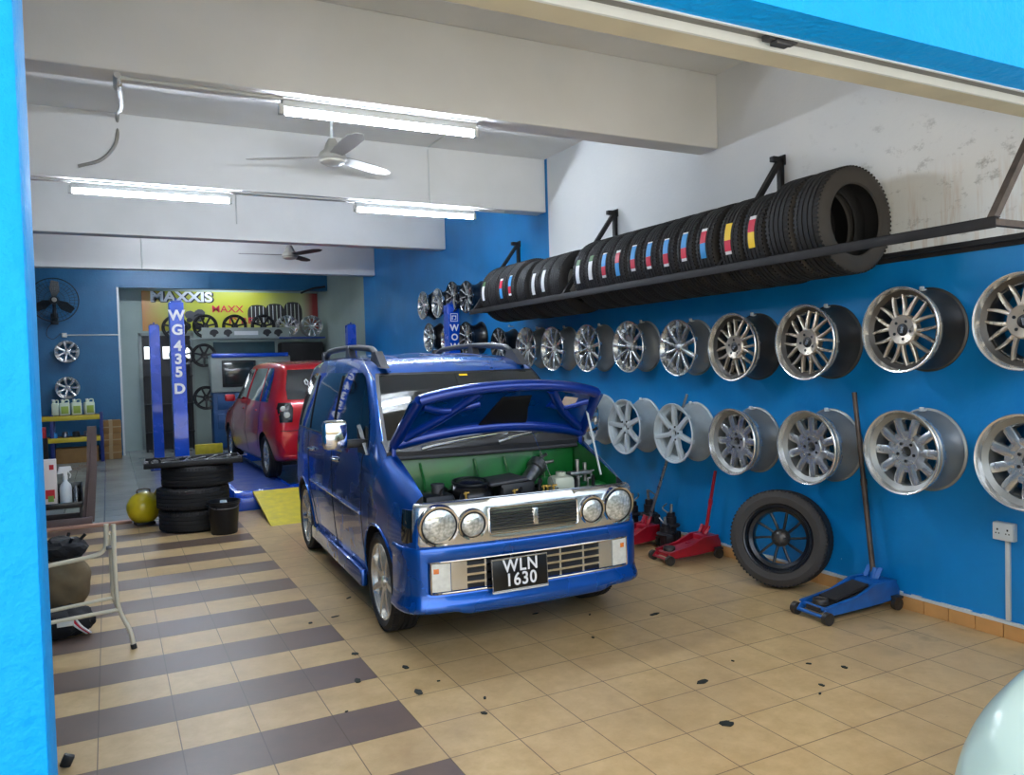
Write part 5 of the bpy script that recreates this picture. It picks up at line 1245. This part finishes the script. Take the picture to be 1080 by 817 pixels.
b = B(); box(b, -.76, -.1, 12.58, 12.92, 0, .26, 0, .008); tag(obj('cardboard_box', b, 'cardboard'), 'long low cardboard box under the bench', 'box')
for i, (z0, z1) in enumerate(((0, .24), (.245, .46), (.465, .70))):
    t = empty('cardboard_box', (.10, 12.95, z0), (0, 0, R(2*i-2)), ('bottom', 'middle', 'top')[i]+' cardboard box of the stack beside the bench', 'box', 'cardboard boxes stacked by the bench')
    b = B(); box(b, -.17, .17, -.16, .16, 0, z1-z0, 0, .006); obj('carton', b, 'cardboard', t)
    b = B(); box(b, -.172, .172, -.162, .162, (z1-z0)*.46, (z1-z0)*.54); box(b, -.03, .03, -.162, .162, 0, z1-z0+.0015); obj('packing_tape', b, 'tape', t, smooth=0)
b = B(); box(b, -1.10, -.86, 12.3, 12.5, 0, .48, 0, .02); tag(obj('dark_crate', b, 'cloth_black'), 'dark crate standing left of the bench', 'crate')
b = B(); box(b, -1.02, -.88, 12.33, 12.47, .48, .66, 0, .01); tag(obj('red_box', b, 'box_red'), 'red box on the dark crate left of the bench', 'box')
# ------------------------------------------------------------------ near left: trolley, box, spray bottle, table legs, bag
tt = empty('tray_trolley', (-.30, 6.05, 0), label='black tray trolley with a tall brown upright at the left', cat='trolley')
b = B(); tube(b, [(.235, -.02, 1.0), (.19, -.03, .55), (.14, -.05, .05)], .01, 6); prism(b, [(.185, 1.0), (.27, 1.0), (.255, .5), (.215, .02), (.10, .02), (.165, .55)], -.03, .03, 0, Matrix.Rotation(PI/2, 4, 'X')); obj('upright_plate', b, 'brown_panel', tt)
b = B(); box(b, -.6, .20, -.18, .18, .02, .045, 0, .005); box(b, -.6, .20, -.19, -.175, .02, .10, 0, .005); box(b, -.6, .20, .175, .19, .02, .10, 0, .005); obj('bottom_frame', b, 'brown_panel', tt)
b = B(); box(b, -.6, .12, -.16, .16, .20, .215, 0, .004); box(b, -.6, .12, -.165, -.155, .20, .26, 0, .004); box(b, -.6, .12, .155, .165, .20, .42, 0, .004); box(b, .11, .12, -.16, .16, .20, .42, 0, .004); obj('tray', b, 'black_gloss', tt)
for x in (-.55, .10):
    for y in (-.14, .14): b = B(); cyl(b, (x, y-.012, .022), (x, y+.012, .022), .022, 14); box(b, x-.01, x+.01, y-.016, y+.016, .03, .21, 0, .002); obj('caster_leg', b, 'caster', tt)
bx = empty('carton', (-.49, 5.98, .216), label='upright white carton with red marks on the black tray', cat='box')
b = B(); box(b, -.09, .09, -.05, .05, 0, .48, 0, .006); obj('carton_body', b, 'box_white', bx)
b = B(); box(b, .03, .07, -.0515, -.0495, .38, .43); box(b, -.01, .07, -.0515, -.0495, .09, .18); obj('red_print', b, 'box_red', bx, smooth=0)
b = B(); box(b, .01, .06, -.053, -.051, .06, .12); obj('green_print', b, 'box_green', bx, smooth=0)
sp = empty('spray_bottle', (-.325, 5.96, .216), (0, 0, R(15)), 'white trigger spray bottle standing on the black tray', 'spray bottle')
b = B(); lathe(b, [(0, 0), (.05, 0), (.055, .01), (.055, .18), (.045, .22), (.02, .25), (.018, .28), (0, .28)], 24); obj('flask', b, 'bottle_white', sp)
b = B(); cyl(b, (0, 0, .27), (0, 0, .31), .023, 16); obj('collar', b, 'label_white', sp)
b = B(); prism(b, [(-.07, .33), (-.05, .40), (.05, .40), (.06, .36), (.02, .345), (.015, .31), (-.015, .31), (-.02, .335)], -.016, .016, 0, Matrix.Rotation(PI/2, 4, 'X')); obj('trigger_head', b, 'label_white', sp)
b = B(); tube(b, [(.03, 0, .345), (.05, 0, .31), (.04, 0, .28)], .006, 6); obj('trigger', b, 'label_white', sp)
cn = empty('spray_can', (-.235, 5.96, .216), label='small clear bottle right of the spray bottle', cat='bottle')
b = B(); lathe(b, [(0, 0), (.025, 0), (.025, .16), (.012, .18), (.012, .2), (0, .2)], 18); obj('flask', b, 'steel', cn)
tb = empty('folding_table', (0, 1.75, 0), label='cream tubular frame of a folding table standing at the left edge', cat='folding table')
b = B(); tube(b, smoothpath([(.090, 0, .70), (.088, 0, .5), (.092, 0, .30), (.105, -.0, .21), (.15, -.02, .10), (.165, -.03, .018)], 5), .0125, 12); obj('leg', b, 'cream_tube', tb)
b = B(); tube(b, smoothpath([(.055, .03, .70), (.052, .03, .60), (.035, .03, .555), (-.02, .03, .53), (-.25, .03, .505), (-.62, .03, .47)], 5), .0125, 12); obj('upper_hoop', b, 'cream_tube', tb)
b = B(); tube(b, [(.070, .035, .64), (.073, .035, .29), (.10, .02, .21)], .011, 10); obj('brace', b, 'cream_tube', tb)
b = B(); tube(b, [(.070, .03, .285), (-.25, .03, .26), (-.62, .03, .24)], .010, 10); obj('crossbar', b, 'cream_tube', tb)
b = B(); tube(b, [(.098, 0, .222), (-.25, 0, .205), (-.62, 0, .19)], .011, 10); obj('crossbar', b, 'cream_tube', tb)
b = B(); cyl(b, (.163, -.03, .026), (.168, -.032, .0), .0155, 14); o = obj('rubber_foot', b, 'black_plastic', tb); o['label'] = 'black rubber foot'
b = B(); tube(b, smoothpath([(-.60, 0, .70), (-.60, 0, .2), (-.66, -.02, .10), (-.68, -.03, .0)], 5), .0125, 12); obj('leg', b, 'cream_tube', tb)
b = B(); box(b, -.70, .075, -.02, .30, .70, .72, 0, .004) if False else box(b, .05, .09, .0, .02, .56, .58, 0, .003); obj('hinge_plate', b, 'steel', tb)
b = B(); box(b, -.20, -.12, -.012, .012, .175, .20, 0, .003); obj('stay_clip', b, 'pvc', tb)
bg_ = empty('tool_bag', (-.20, 2.55, 0), label='grubby canvas tool bag with black tools sticking out at the left', cat='bag')
b = B(); bmesh.ops.create_icosphere(b, subdivisions=4, radius=1)
for v in b.verts:
    n_ = math.sin(v.co.x*5+1)*math.cos(v.co.y*4)*.05+math.sin(v.co.z*9+v.co.x*6)*.03; v.co = Vector((v.co.x*.155*(1+n_), v.co.y*.15*(1+n_), max(.0, .25+v.co.z*(.165 if v.co.z > 0 else .25)*(1+n_))))
obj('canvas_body', b, 'canvas', bg_)
b = B(); bmesh.ops.create_icosphere(b, subdivisions=3, radius=1); random.seed(2)
for v in b.verts: q = 1+.25*random.random(); v.co = Vector((v.co.x*.12*q, v.co.y*.11*q, .44+v.co.z*.07*q))
obj('tool_heap', b, 'cloth_black', bg_, smooth=0)
for i in range(5):
    b = B(); a = i*1.3; tube(b, [(.03*math.cos(a), .03*math.sin(a), .42), (.13*math.cos(a), .10*math.sin(a), .52)], .010, 8); obj('tool_handle', b, 'steel' if i == 2 else 'black_plastic', bg_)
cl_ = empty('black_cloth', (-.19, 2.22, 0), label='black and striped cloth bundle on the floor in front of the tool bag', cat='cloth')
b = B(); bmesh.ops.create_icosphere(b, subdivisions=4, radius=1)
for v in b.verts:
    n_ = math.sin(v.co.x*7)*math.cos(v.co.y*8+2)*.10+math.sin(v.co.x*17+v.co.y*9)*.04; v.co = Vector((v.co.x*.16*(1+n_), v.co.y*.15*(1+n_), max(0, .07+v.co.z*.09*(1+n_))))
obj('bundle', b, 'cloth_black', cl_)
for i, m_ in enumerate(('label_white', 'label_red', 'label_white')):
    b = B(); tube(b, smoothpath([(.02+.02*i, -.13, .12), (.07+.012*i, -.15, .07), (.12+.01*i, -.13, .02)], 5), .006, 6); obj('stripe', b, m_, cl_)
b = B(); box(b, -.02, .02, -.012, .012, 0, .05, 0, .006)
tag(obj('door_stop', b, 'black_plastic', loc=(-.115, .40, 0), rot=(0, R(25), 0)), 'small black rubber block on the floor at the foot of the blue pillar', 'rubber block')
